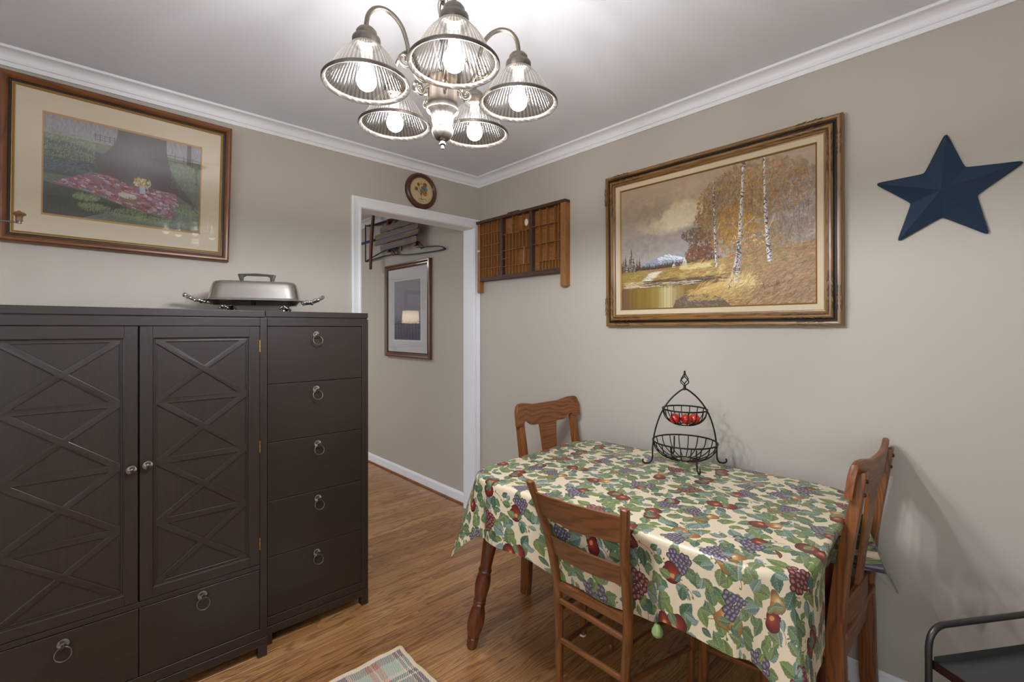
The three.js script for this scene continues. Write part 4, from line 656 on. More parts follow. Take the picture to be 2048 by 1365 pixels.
// ---------------------------------------------------------------- table, cloth, chairs, fruit stand
const TBL = { x: 1.535, z: -0.912, turn: 3.2 * Math.PI / 180, hx: 0.40, hz: 0.565, top: 0.762, rc: 0.13 };
{
  const t = thing('dining_table', 'wooden dining table with splayed turned legs under the fruit-patterned cloth', 'table', [TBL.x, 0, TBL.z], TBL.turn);
  const rr = (hx, hz, r) => { const s = new THREE.Shape(); s.moveTo(-hx + r, -hz); s.lineTo(hx - r, -hz); s.absarc(hx - r, -hz + r, r, -Math.PI / 2, 0); s.lineTo(hx, hz - r); s.absarc(hx - r, hz - r, r, 0, Math.PI / 2); s.lineTo(-hx + r, hz); s.absarc(-hx + r, hz - r, r, Math.PI / 2, Math.PI); s.lineTo(-hx, -hz + r); s.absarc(-hx + r, -hz + r, r, Math.PI, 1.5 * Math.PI); return s; };
  part('tabletop', ext(rr(TBL.hx, TBL.hz, TBL.rc), 0.024, { bevel: 0.004, seg: 2, grain: 'y' }).rotateX(-Math.PI / 2).translate(0, TBL.top - 0.026, 0), M.mahogany, t);
  part('apron', [span(-0.31, -0.29, 0.64, 0.737, -0.45, 0.45), span(0.29, 0.31, 0.64, 0.737, -0.45, 0.45), span(-0.29, 0.29, 0.64, 0.737, -0.46, -0.44), span(-0.29, 0.29, 0.64, 0.737, 0.44, 0.46)], M.mahogany, t);
  const prof = [[0, 0], [0.018, 0], [0.0215, 0.004], [0.0225, 0.03], [0.0225, 0.042], [0.024, 0.045], [0.0245, 0.048], [0.022, 0.052], [0.026, 0.06], [0.0335, 0.085], [0.0362, 0.112], [0.0355, 0.135], [0.032, 0.16], [0.026, 0.182], [0.0225, 0.194], [0.0225, 0.197], [0.0255, 0.202], [0.0258, 0.207], [0.0235, 0.211], [0.022, 0.213], [0.0255, 0.217], [0.0255, 0.221], [0.0225, 0.225], [0.0235, 0.23], [0.0285, 0.255], [0.0322, 0.282], [0.0312, 0.308], [0.0265, 0.332], [0.0235, 0.344], [0.0235, 0.347], [0.0268, 0.352], [0.0268, 0.359], [0.0235, 0.364], [0.0225, 0.372], [0.0245, 0.41], [0.0275, 0.455], [0.029, 0.5], [0.028, 0.56], [0.026, 0.6], [0.03, 0.62], [0.034, 0.64], [0.034, 0.758], [0, 0.758]];
  for (const sx of [-1, 1]) for (const sz of [-1, 1]) {
    let g = new THREE.LatheGeometry(prof.map(p => V2(Math.max(p[0], 1e-5), p[1])), 32);
    const p = g.attributes.position;                                     // carved flats on the swellings
    for (let i = 0; i < p.count; i++) { const x = p.getX(i), z = p.getZ(i), y = p.getY(i), r = Math.hypot(x, z), m = Math.max(sstep(0.06, 0.085, y) * (1 - sstep(0.15, 0.18, y)), sstep(0.235, 0.26, y) * (1 - sstep(0.305, 0.33, y))); if (r > 0.01 && m > 0) { const k = 1 - 0.075 * m * Math.pow(Math.abs(Math.cos(Math.atan2(z, x) * 3)), 0.8); p.setX(i, x * k); p.setZ(i, z * k); } }
    g = toCreasedNormals(g, 0.55); { const uv = g.attributes.uv; for (let i = 0; i < uv.count; i++) uv.setXY(i, g.attributes.position.getY(i), uv.getX(i) * 0.17); }
    const leg = part('leg', g, M.mahogany, t), foot = V(sx * 0.30, 0, sz > 0 ? 0.50 : -0.648), top = V(sx * 0.30, 0.737, sz * 0.47), d = top.clone().sub(foot).normalize();
    leg.position.copy(foot); leg.quaternion.setFromUnitVectors(V(0, 1, 0), d); leg.position.y += 0.006;
    part('caster', [new THREE.TorusGeometry(0.010, 0.0045, 8, 18).translate(0.012, 0.012, 0.006)], M.pewter, leg, 'small worn metal caster');
  }
}
// the cloth's print: cream ground with apples, pears, grapes and leaves
const clothTex = canvasTex(1400, 1400, (x, W) => {
  const R = rng(4711);
  x.fillStyle = '#d3c4a6'; x.fillRect(0, 0, W, W);
  for (let i = 0; i < 5000; i++) { x.strokeStyle = rgb(196 + R() * 30, 182 + R() * 30, 150 + R() * 30, .25); x.lineWidth = 1.5; const a = R() * W, b = R() * W; x.beginPath(); x.moveTo(a, b); x.lineTo(a + (R() < .5 ? 26 : 2), b + (R() < .5 ? 2 : 18)); x.stroke(); }
  const wrap = (px, py, r, f) => { for (const dx of [-W, 0, W]) for (const dy of [-W, 0, W]) if (px + dx > -r && px + dx < W + r && py + dy > -r && py + dy < W + r) { x.save(); x.translate(px + dx, py + dy); f(); x.restore(); } };
  const shade = (r, c, lo, hi) => { const g = x.createRadialGradient(-r * .25, -r * .3, r * .05, 0, 0, r * 1.15); g.addColorStop(0, hi); g.addColorStop(.35, c); g.addColorStop(1, lo); return g; };
  const leaf = (px, py, L, a, kind) => { const s = R() * 1000 | 0; const cols = [['#5f7350', '#3d5038', '#8ea283'], ['#46604a', '#2f4635', '#7f9a88'], ['#6d7a50', '#4a5838', '#98a27a'], ['#72857a', '#485c54', '#a9b8ac'], ['#6c7f45', '#485a30', '#93a36a']][kind]; wrap(px, py, L * 1.2, () => { const q = rng(s); x.rotate(a); x.fillStyle = cols[0]; x.beginPath(); x.moveTo(0, 0); const n = 9, w = L * .3; for (let i = 1; i <= n; i++) { const t = i / n, y = -w * Math.sin(Math.PI * Math.pow(t, .8)) * (1 + .12 * (i % 2)); x.lineTo(L * t, i === n ? 0 : y); } for (let i = n - 1; i >= 0; i--) { const t = i / n, y = w * Math.sin(Math.PI * Math.pow(t, .8)) * (1 + .12 * (i % 2)); x.lineTo(L * t, i ? y : 0); } x.fill(); x.fillStyle = cols[1]; x.globalAlpha = .55; x.beginPath(); x.moveTo(0, 0); x.quadraticCurveTo(L * .4, w * 1.1, L, 0); x.quadraticCurveTo(L * .5, w * .1, 0, 0); x.fill(); x.globalAlpha = .8; x.strokeStyle = cols[2]; x.lineWidth = 3; x.beginPath(); x.moveTo(0, 0); x.lineTo(L * .95, 0); x.stroke(); x.lineWidth = 1.8; for (let i = 1; i < 6; i++) { const t = i / 6.5, k = (1 - t) * .9 + .2; for (const d of [-1, 1]) { x.beginPath(); x.moveTo(L * t, 0); x.lineTo(L * (t + .14), d * w * .75 * Math.sin(Math.PI * t)); x.stroke(); } } x.strokeStyle = '#2e3c2c'; x.globalAlpha = .5; x.lineWidth = 2; x.beginPath(); x.moveTo(0, 0); x.quadraticCurveTo(L * .4, w * 1.25, L, 0); x.stroke(); }); };
  const apple = (px, py, r, a) => wrap(px, py, r * 1.5, () => { x.rotate(a); x.fillStyle = shade(r, '#7d2b20', '#43181e', '#a8583e'); x.beginPath(); x.moveTo(0, -r * .8); x.bezierCurveTo(r * .7, -r * 1.25, r * 1.35, -r * .3, r * .95, r * .4); x.bezierCurveTo(r * .6, r * 1.1, r * .2, r * .95, 0, r * .85); x.bezierCurveTo(-r * .2, r * .95, -r * .6, r * 1.1, -r * .95, r * .4); x.bezierCurveTo(-r * 1.35, -r * .3, -r * .7, -r * 1.25, 0, -r * .8); x.fill(); x.fillStyle = 'rgba(206,160,92,.75)'; x.beginPath(); x.ellipse(-r * .28, -r * .2, r * .22, r * .32, .4, 0, 6.3); x.fill(); x.strokeStyle = 'rgba(140,70,50,.5)'; x.lineWidth = 2.5; for (let i = -3; i <= 3; i++) { x.beginPath(); x.moveTo(i * r * .08, -r * .7); x.quadraticCurveTo(i * r * .34, 0, i * r * .14, r * .8); x.stroke(); } x.strokeStyle = '#4b3a20'; x.lineWidth = 5; x.beginPath(); x.moveTo(0, -r * .75); x.lineTo(r * .12, -r * 1.15); x.stroke(); });
  const pear = (px, py, r, a) => wrap(px, py, r * 2, () => { x.rotate(a); x.fillStyle = shade(r, '#b08a52', '#70542f', '#d2b684'); x.beginPath(); x.moveTo(0, -r * 1.45); x.bezierCurveTo(r * .5, -r * 1.35, r * .4, -r * .5, r * .85, -r * .05); x.bezierCurveTo(r * 1.25, r * .6, r * .5, r * 1.1, 0, r * .98); x.bezierCurveTo(-r * .5, r * 1.1, -r * 1.25, r * .6, -r * .85, -r * .05); x.bezierCurveTo(-r * .4, -r * .5, -r * .5, -r * 1.35, 0, -r * 1.45); x.fill(); x.strokeStyle = 'rgba(96,60,30,.7)'; x.lineWidth = 3; x.stroke(); x.fillStyle = 'rgba(150,80,44,.45)'; x.beginPath(); x.ellipse(r * .45, r * .2, r * .35, r * .6, .3, 0, 6.3); x.fill(); x.fillStyle = 'rgba(236,216,170,.8)'; x.beginPath(); x.ellipse(-r * .25, r * .05, r * .14, r * .2, 0, 0, 6.3); x.fill(); });
  const grapes = (px, py, r, a, c) => { const s = R() * 1e6 | 0; wrap(px, py, r * 8, () => { const q = rng(s); x.rotate(a); const P = []; for (let row = 0; row < 6; row++) for (let k = 0; k < 5 - Math.floor(row * .7); k++) P.push([(k - (4 - row * .7) / 2) * r * 1.5 + (q() - .5) * r, row * r * 1.4 + (q() - .5) * r * .6 - r * 3]); for (const [u, v] of P) { x.save(); x.translate(u, v); const cc = c ? ['#6a3a3e', '#3c2028', '#a0705e'] : ['#5a5364', '#2f2b3a', '#96919a']; x.fillStyle = shade(r, cc[0], cc[1], cc[2]); x.beginPath(); x.arc(0, 0, r, 0, 6.3); x.fill(); x.fillStyle = c ? 'rgba(200,150,110,.5)' : 'rgba(180,166,150,.45)'; x.beginPath(); x.ellipse(r * .1, r * .1, r * .4, r * .5, 0, 0, 6.3); x.fill(); x.restore(); } }); };
  const vine = (px, py, L, a) => { const s = R() * 1e6 | 0; wrap(px, py, L * 1.3, () => { const q = rng(s); x.rotate(a); x.strokeStyle = '#6b5232'; x.lineWidth = 4; x.beginPath(); x.moveTo(0, 0); x.bezierCurveTo(L * .3, -L * .3, L * .5, L * .3, L, q() * 30 - 15); x.stroke(); x.fillStyle = '#5a6b42'; for (let i = 0; i < 7; i++) { x.beginPath(); x.ellipse(L * (.2 + i * .13), (q() - .5) * L * .5, 10, 5, q() * 6, 0, 6.3); x.fill(); } }); };
  const N = 4, S = W / N, spots = [];
  for (let i = 0; i < N; i++) for (let j = 0; j < N; j++) spots.push([(i + .5 + (j % 2) * .5) * S + (R() - .5) * 60, (j + .5) * S + (R() - .5) * 50, (i * 3 + j * 2) % 8]);
  for (const [px, py] of spots) for (let k = 0; k < 3; k++) vine(px, py, 170 + R() * 60, R() * 6.3);
  for (const [px, py] of spots) { const a0 = R() * 6.3; for (let k = 0; k < 7; k++) { const a = a0 + k * .9 + (R() - .5) * .5, d = 70 + R() * 50; leaf(px + d * Math.cos(a), py + d * Math.sin(a), 92 + R() * 58, a + (R() - .5) * 1.6, R() * 5 | 0); } for (let k = 0; k < 7; k++) { const a = R() * 6.3, d = 140 + R() * 60; leaf(px + d * Math.cos(a), py + d * Math.sin(a), 44 + R() * 50, R() * 6.3, R() * 5 | 0); } }
  for (let i = 0; i < 60; i++) { const px = R() * W, py = R() * W, a = R() * 6.3; leaf(px, py, 60 + R() * 60, a, R() * 5 | 0); leaf(px, py, 50 + R() * 50, a + 1.1, R() * 5 | 0); }
  for (const [px, py, k] of spots) {
    const a = R() * 6.3, c = Math.cos(a), s = Math.sin(a);
    if (k === 0 || k === 5) { apple(px + 48 * c, py + 48 * s, 66, a); apple(px - 56 * c, py - 56 * s, 60, a + 2); }
    else if (k === 1 || k === 6) { pear(px + 36 * c, py + 36 * s, 60, a); pear(px - 62 * c, py - 50 * s, 54, a + 1.8); grapes(px + 100 * s, py - 100 * c, 19, a, 0); }
    else if (k === 2) grapes(px, py, 23, a, 1); else if (k === 3) { apple(px, py, 68, a); grapes(px + 96 * c, py + 96 * s, 18, a, 0); }
    else if (k === 4) { grapes(px, py, 24, a, 0); apple(px + 88 * c, py + 88 * s, 48, a); } else { apple(px + 56 * c, py + 56 * s, 62, a); pear(px - 56 * c, py - 46 * s, 58, a - 1); }
    for (let i = 0; i < 3; i++) leaf(px + (R() - .5) * 170, py + (R() - .5) * 170, 62 + R() * 40, R() * 6.3, R() * 5 | 0);
  }
});
clothTex.wrapS = clothTex.wrapT = THREE.RepeatWrapping; clothTex.repeat.set(1 / 0.56, 1 / 0.56);
{
  const { hx, hz, rc } = TBL, OH = 0.222, y0 = TBL.top + 0.0025, rho = 0.012, na = 150, nb = 190, pos = [], uv = [], idx = [], back = [];
  const s1 = 0.004;
  for (let j = 0; j <= nb; j++) for (let i = 0; i <= na; i++) {
    const a = lerp(-hx - OH, hx + OH, i / na), b = lerp(-hz - OH, hz + OH, j / nb);
    const qx = clamp(a, -hx + rc, hx - rc), qz = clamp(b, -hz + rc, hz - rc), dx = a - qx, dz = b - qz, d = Math.hypot(dx, dz);
    let X = a, Z = b, Y = y0 + 0.0006 * Math.sin(a * 21 + b * 7) + 0.0005 * Math.sin(b * 33 - a * 9);
    if (d > rc) {
      const nx = dx / d, nz = dz / d, e = d - rc, q = rho * Math.PI / 2;
      let off = e < q ? rho * Math.sin(e / rho) : rho, drop = e < q ? rho * (1 - Math.cos(e / rho)) : rho + e - q;
      const th = Math.atan2(Math.abs(nz), Math.abs(nx)), corner = Math.pow(Math.max(0, Math.sin(2 * th)), 1.3), g = clamp(drop / 0.22);
      off += drop * (0.035 + (dx > 0 && dz > 0 ? 0.46 * Math.pow(corner, 0.35) : corner * (dx < 0 ? (dz < 0 ? 0.25 : 0.2) : 0.12))) - 0.35 * drop * Math.pow(Math.max(0, Math.sin(2 * th) * Math.abs(Math.cos(2 * th))), 1) * 0.55;
      const along = Math.abs(nx) > Math.abs(nz) ? b : a;
      off += g * (0.007 * Math.sin(along * 17 + 1.2) + 0.004 * Math.sin(along * 31 + 0.4)) * (1 - corner);
      if (dx < 0 && corner < 0.5) { const w = sstep(-0.24, -0.15, b) * (1 - sstep(0.17, 0.26, b)); off -= w * (0.03 * sstep(0.005, 0.06, drop) + 0.048 * g); drop += w * 0.07 * g; }
      if (dz > 0 && corner < 0.5) { const w = sstep(-0.24, -0.05, a); off -= w * (0.02 * sstep(0.005, 0.06, drop) + 0.06 * g); }
      X = qx + nx * (rc + off); Z = qz + nz * (rc + off); Y -= drop * (1 - (dx > 0 && dz > 0 ? 0.02 : 0.09) * corner);
    }
    pos.push(X, Y, Z); uv.push(a * 0.9998 + 0.13, b + 0.21);
  }
  for (let j = 0; j < nb; j++) for (let i = 0; i < na; i++) { const p = j * (na + 1) + i; idx.push(p, p + na + 1, p + 1, p + 1, p + na + 1, p + na + 2); }
  const g = new THREE.BufferGeometry(); g.setAttribute('position', new THREE.Float32BufferAttribute(pos, 3)); g.setAttribute('uv', new THREE.Float32BufferAttribute(uv, 2)); g.setIndex(idx); g.computeVertexNormals();
  const n = g.attributes.normal, lin = pos.map((p, i) => p - 0.0011 * (i % 3 === 0 ? n.getX(i / 3 | 0) : i % 3 === 1 ? n.getY(i / 3 | 0) : n.getZ(i / 3 | 0)));
  const k = new THREE.BufferGeometry(); k.setAttribute('position', new THREE.Float32BufferAttribute(lin, 3)); k.setAttribute('uv', new THREE.Float32BufferAttribute(uv, 2)); k.setIndex(idx.map((v, i) => i % 3 === 1 ? idx[i + 1] : i % 3 === 2 ? idx[i - 1] : v)); k.computeVertexNormals();
  const cb = tex(128, 128, (u, v) => { const q = 128 + 60 * (fbm(u, v, 20, 20, 301, 2) - .5) + 50 * Math.sin(u * 2 * Math.PI * 32) * 0.3 + 50 * Math.sin(v * 2 * Math.PI * 32) * 0.3; return [q, q, q]; }, false); cb.repeat.set(10, 10);
  const m = phys({ map: clothTex, roughness: 0.42, clearcoat: 0.25, clearcoatRoughness: 0.35, bumpMap: cb, bumpScale: 0.0003, side: THREE.DoubleSide });
  const o = part('tablecloth', g, m, scene); o.position.set(TBL.x, 0, TBL.z); o.rotation.y = TBL.turn;
  o.userData = { label: 'cream vinyl tablecloth printed with apples, pears, grapes and leaves over the table', category: 'tablecloth' };
  part('backing', k, std({ color: 0xd9d9d8, roughness: 0.95, side: THREE.DoubleSide }), o, 'white flannel backing');
}
{
  const w = thing('tablecloth_weight', 'pale green fruit-shaped weight clipped to the hem of the tablecloth', 'tablecloth weight', [1.168, 0.494, -0.674]);
  part('fruit', lathe([[0, -0.019], [0.006, -0.0185], [0.0125, -0.014], [0.0155, -0.006], [0.0145, 0.002], [0.0105, 0.009], [0.0085, 0.014], [0.006, 0.018], [0, 0.019]], 24), phys({ color: 0x9db978, roughness: 0.3, transmission: 0.3, thickness: 0 }), w);
  part('clip', [cyl(0.003, 0.002, 0.012, 0, 0.017, 0, 10), box(0.010, 0.012, 0.004, 0, 0.034, 0)], M.pewter, w, 'small dark clip');
}
// ---- oak side chairs
const chairs = [];
{
  const t = thing('oak_chair', 'oak splat-back chair with a scalloped crest rail at the right end of the table', 'chair', [1.862, 0, -0.344], 0, 'oak dining chairs');
  const P = [[0, -0.034, 0.008], [0.08, -0.043, 0.007], [0.17, -0.047, 0.003], [0.26, -0.047, 0.002], [0.34, -0.05, 0.0], [0.41, -0.049, -0.003], [0.51, -0.040, 0.002], [0.60, -0.030, 0.009], [0.70, -0.013, 0.022], [0.80, 0.006, 0.037], [0.88, 0.021, 0.048], [0.905, 0.030, 0.050], [0.912, 0.042, 0.049]];
  for (const s of [-1, 1]) { const g = ext(poly([...P.map(p => [p[1], p[0]]), ...[...P].reverse().map(p => [p[2], p[0]])]), 0.037, { bevel: 0.003, seg: 2, grain: 'y', off: s * 0.07 }); g.rotateY(-Math.PI / 2).translate(s * 0.2045 + 0.0185, 0, 0); const p = part('rear_post', g, M.oak, t);
    part('bolt', [0.885, 0.845].map(y => new THREE.SphereGeometry(0.0062, 12, 8).scale(1, 1, 0.8).translate(s * 0.2045, y, 0.0495 - (0.885 - y) * 0.14)), std({ color: 0x4b3b30, metalness: 0.8, roughness: 0.5 }), p); }
  const N = 48, HW = 0.2425, crest = [];
  for (let i = 0; i <= N; i++) {
    const x = -HW + 2 * HW * i / N, ax = Math.abs(x), u = ax / HW;
    const e = Math.sqrt(clamp((HW - ax) / 0.030)), ee = e > 0 ? 1 - Math.pow(1 - clamp((HW - ax) / 0.030), 2) : 0;
    const yt = 0.905 + 0.037 * Math.sqrt(ee) - 0.014 * (1 - sstep(0.08, 0.19, ax));
    let yb = ax > 0.1935 ? 0.833 : ax > 0.183 ? lerp(0.851, 0.833, sstep(0.188, 0.1935, ax)) : ax > 0.082 ? 0.822 + 0.029 * sstep(0.115, 0.178, ax) + (ax < 0.09 ? 0.004 : 0) : 0.8215;
    const bow = 0.020 * (1 - u * u), zf = y => 0.002 + (y - 0.84) * 0.12 + bow, th = 0.020, r = 0.004;
    crest.push([[x, yb + r * .3, zf(yb)], [x, yb, zf(yb) + r], [x, yb, zf(yb) + th - r], [x, yb + r * .3, zf(yb) + th], [x, yt - r * 1.6, zf(yt) + th], [x, yt - .0006, zf(yt) + th - r], [x, yt, zf(yt) + th * .5], [x, yt - .0006, zf(yt) + r], [x, yt - r * 1.6, zf(yt)]]);
  }
  part('crest_rail', loft(crest, { crease: 0.6 }), M.oak, t);
  const slab = (w0, w1, y0, y1, z0, z1, th, bow, W) => loft(Array.from({ length: 13 }, (_, i) => { const f = i / 12 * 2 - 1, r = 0.002; const pt = (y, k, z) => { const w = lerp(w0, w1, k) / 2 * f; return [w, y, z + bow * (1 - Math.pow(w / W, 2))]; }; return [pt(y0, 0, z0 + r), pt(y0, 0, z0 + th - r), pt(y0 + r, 0, z0 + th), pt((y0 + y1) / 2, 0.42, (z0 + z1) / 2 + th), pt(y1, 1, z1 + th), pt(y1, 1, z1), pt((y0 + y1) / 2, 0.42, (z0 + z1) / 2), pt(y0 + r, 0, z0)]; }), { crease: 0.6 });
  part('splat', slab(0.075, 0.13, 0.495, 0.826, -0.032, 0.006, 0.011, 0.018, HW), M.oak, t);
  const lp = []; for (let i = 0; i <= 24; i++) { const f = i / 24 * 2 - 1, x = 0.19 * f, yt = 0.498 + 0.010 * Math.cos(f * Math.PI), yb = 0.376 + 0.012 * (1 - f * f), b = 0.020 * (1 - f * f) - 0.034; lp.push([[x, yb, b], [x, yb, b + .016], [x, yt - .003, b + .016], [x, yt, b + .012], [x, yt, b + .003], [x, yt - .003, b]]); }
  part('lower_back_panel', loft(lp, { crease: 0.6 }), M.oak, t);
  part('seat', [ext(poly([[-0.2, -0.02], [0.2, -0.02], [0.238, 0.41], [0.225, 0.43], [-0.225, 0.43], [-0.238, 0.41]]), 0.021, { bevel: 0.005, seg: 2, grain: 'y' }).rotateX(-Math.PI / 2).translate(0, 0.402, -0.018)], M.oak, t);
  part('seat_rail', box(0.375, 0.055, 0.018, 0, 0.337, -0.024), M.oak, t); part('seat_rail', box(0.42, 0.065, 0.018, 0, 0.368, -0.412), M.oak, t);
  for (const s of [-1, 1]) part('seat_rail', box(0.018, 0.065, 0.40, s * 0.209, 0.368, -0.235).applyMatrix4(new THREE.Matrix4().makeRotationY(0)), M.oak, t);
  for (const s of [-1, 1]) {
    const rings = []; for (let i = 0; i <= 10; i++) { const f = i / 10, y = lerp(0.007, 0.40, f), w = lerp(0.0125, 0.0185, Math.pow(f, 0.6)), cx = s * lerp(0.250, 0.222, f), cz = lerp(-0.412, -0.410, f), q = []; for (let k = 0; k < 16; k++) { const a = k / 16 * 2 * Math.PI + Math.PI / 16, c = Math.cos(a), d = Math.sin(a), m = 1 / Math.max(Math.abs(c), Math.abs(d)) * (1 - 0.05 * (k % 2)); q.push([cx + w * c * m, y, cz + w * d * m]); } rings.push(q); }
    const l = part('front_leg', loft(rings, { crease: 0.5 }), M.oak, t);
    part('glide', cyl(0.014, 0.012, 0.007, s * 0.2505, 0, -0.412, 16), std({ color: 0xd3d0ca, roughness: 0.5 }), l, 'pale glide under the leg');
    part('side_stretcher', rod([s * 0.208, 0.215, -0.035], [s * 0.236, 0.195, -0.411], 0.0095, 0.0095, 12), M.oak, t);
    part('rear_glide', cyl(0.013, 0.011, 0.006, s * 0.2045, -0.0005, -0.013, 16), std({ color: 0xb9b4ab, roughness: 0.5 }), t);
  }
  part('cross_stretcher', rod([-0.224, 0.205, -0.24], [0.224, 0.205, -0.24], 0.009), M.oak, t);
  dup(t, 'oak splat-back chair with a scalloped crest rail at the table end near the doorway', [1.850, 0, -1.689], Math.PI);
}
{ // old ladder-back chair at the front of the table: it stands a little askew
  const t = thing('ladder_back_chair', 'worn brown ladder-back chair with two curved slats in front of the table', 'chair', [1.19, 0, -0.92]);
  const O = p => [p[0] - 1.19, p[1], p[2] + 0.92], m = M.oakLadder;
  const postAt = { l: [[1.200, 0, -1.058], [1.196, 0.276, -1.056], [1.190, 0.40, -1.055], [1.184, 0.4715, -1.055], [1.165, 0.56, -1.055], [1.139, 0.65, -1.055], [1.11, 0.715, -1.055], [1.083, 0.775, -1.055], [1.055, 0.838, -1.055]], r: [[1.196, 0, -0.80], [1.187, 0.284, -0.79], [1.182, 0.40, -0.778], [1.173, 0.476, -0.77], [1.155, 0.56, -0.762], [1.136, 0.65, -0.755], [1.122, 0.71, -0.748], [1.115, 0.765, -0.742], [1.108, 0.823, -0.738]] };
  const curve = k => new THREE.CatmullRomCurve3(postAt[k].map(p => V(...O(p))));
  for (const k of ['l', 'r']) {
    const c = curve(k), n = 30, rings = []; for (let i = 0; i <= n; i++) { const p = c.getPoint(i / n), f = i / n, flat = sstep(0.55, 0.95, f), r = 0.0152 * (0.8 + 0.2 * sstep(0, 0.25, f)), q = []; for (let a = 0; a < 14; a++) { const A = a / 14 * 2 * Math.PI; q.push([p.x + r * Math.cos(A) * lerp(1, 0.78, flat), p.y, p.z + r * Math.sin(A)]); } rings.push(q); }
    const last = rings[rings.length - 1]; rings.push(last.map(p => [lerp(p[0], last.reduce((s, v) => s + v[0], 0) / 14, 0.25), p[1] + 0.003, p[2]]));
    part('rear_post', loft(rings, { crease: 0.7 }), m, t);
  }
  const at = (k, y) => { const c = curve(k); let lo = 0, hi = 1; for (let i = 0; i < 30; i++) { const q = (lo + hi) / 2; if (c.getPoint(q).y < y) lo = q; else hi = q; } return c.getPoint(lo); };
  const slat = (yl0, yl1, yr0, yr1, bow, wav) => { const A = at('l', (yl0 + yl1) / 2), B = at('r', (yr0 + yr1) / 2), dl = at('l', yl1).x - at('l', yl0).x, dr = at('r', yr1).x - at('r', yr0).x, rings = []; for (let i = 0; i <= 22; i++) { const f = i / 22, u = 1 - Math.pow(2 * f - 1, 2), x = lerp(A.x, B.x, f) - bow * u, z = lerp(A.z + 0.008, B.z - 0.008, f), y0 = lerp(yl0, yr0, f) + wav * (Math.abs(f - .5) < .17 ? -0.004 : 0) , y1 = lerp(yl1, yr1, f) + 0.006 * u, s = lerp(dl, dr, f) / 2, h = 0.0045; rings.push([[x - s - h, y0 + .001, z], [x - s, y0, z], [x - s + h, y0 + .001, z], [x + s + h, y1 - .002, z], [x + s, y1, z], [x + s - h, y1 - .002, z]]); } return loft(rings, { crease: 0.5 }); };
  part('slat', slat(0.722, 0.806, 0.722, 0.802, 0.026, 1), m, t); part('slat', slat(0.582, 0.645, 0.588, 0.650, 0.022, 0), m, t);
  const F = { l: [1.585, 0.455, -1.098], lf: [1.602, 0.03, -1.138], r: [1.585, 0.455, -0.772], rf: [1.592, 0.03, -0.792] };
  const sh = poly([[-0.012, -0.13], [0.395, -0.19], [0.41, -0.17], [0.41, 0.15], [0.395, 0.165], [-0.012, 0.145]].map(p => [p[0], -p[1]]));
  const hole = new THREE.Path([[0.03, -0.10], [0.355, -0.142], [0.355, 0.118], [0.03, 0.108]].map(p => V2(p[0], -p[1]))); sh.holes.push(hole);
  part('seat_frame', ext(sh, 0.03, { bevel: 0.004, seg: 2 }).rotateX(-Math.PI / 2).translate(0, 0.447, 0), m, t);
  const cane = tex(64, 64, (u, v) => { const h = ((Math.abs(u * 4 % 1 - .5) + Math.abs(v * 4 % 1 - .5)) < 0.38); return h ? [70, 48, 24] : [172, 136, 84]; }); cane.repeat.set(20, 20);
  part('cane_seat', boxUV(ext(poly([[0.026, -0.104], [0.36, -0.146], [0.36, 0.122], [0.026, 0.112]].map(p => [p[0], -p[1]])), 0.004).rotateX(-Math.PI / 2).translate(0, 0.470, 0)), std({ map: cane, roughness: 0.7 }), t, 'woven cane seat');
  for (const k of ['l', 'r']) {
    const a = O(F[k]), b = O(F[k + 'f']);
    part('front_leg', [rod(b, a, 0.0115, 0.0165, 14), lathe([[0, -0.03], [0.009, -0.029], [0.0155, -0.02], [0.0165, -0.010], [0.013, 0.0], [0.010, 0.006], [0, 0.006]], 18).translate(b[0], b[1], b[2])], m, t);
    const leg = y => { const f = (y - 0.03) / 0.425; return V(...b).lerp(V(...a), f).toArray(); };
    for (const [yr, yf] of k === 'l' ? [[0.372, 0.355], [0.245, 0.19]] : [[0.385, 0.36], [0.27, 0.20]]) part('side_rung', rod(at(k, yr).toArray(), leg(yf), 0.0085, 0.0075, 10), m, t);
  }
  part('front_rung', rod([0.4, 0.30, -0.20], [0.4, 0.30, 0.138], 0.009), m, t);
  for (const [yl, yr] of [[0.412, 0.408], [0.275, 0.282]]) part('rear_rung', rod(at('l', yl).toArray(), at('r', yr).toArray(), 0.0098, 0.0098, 12), m, t);
}
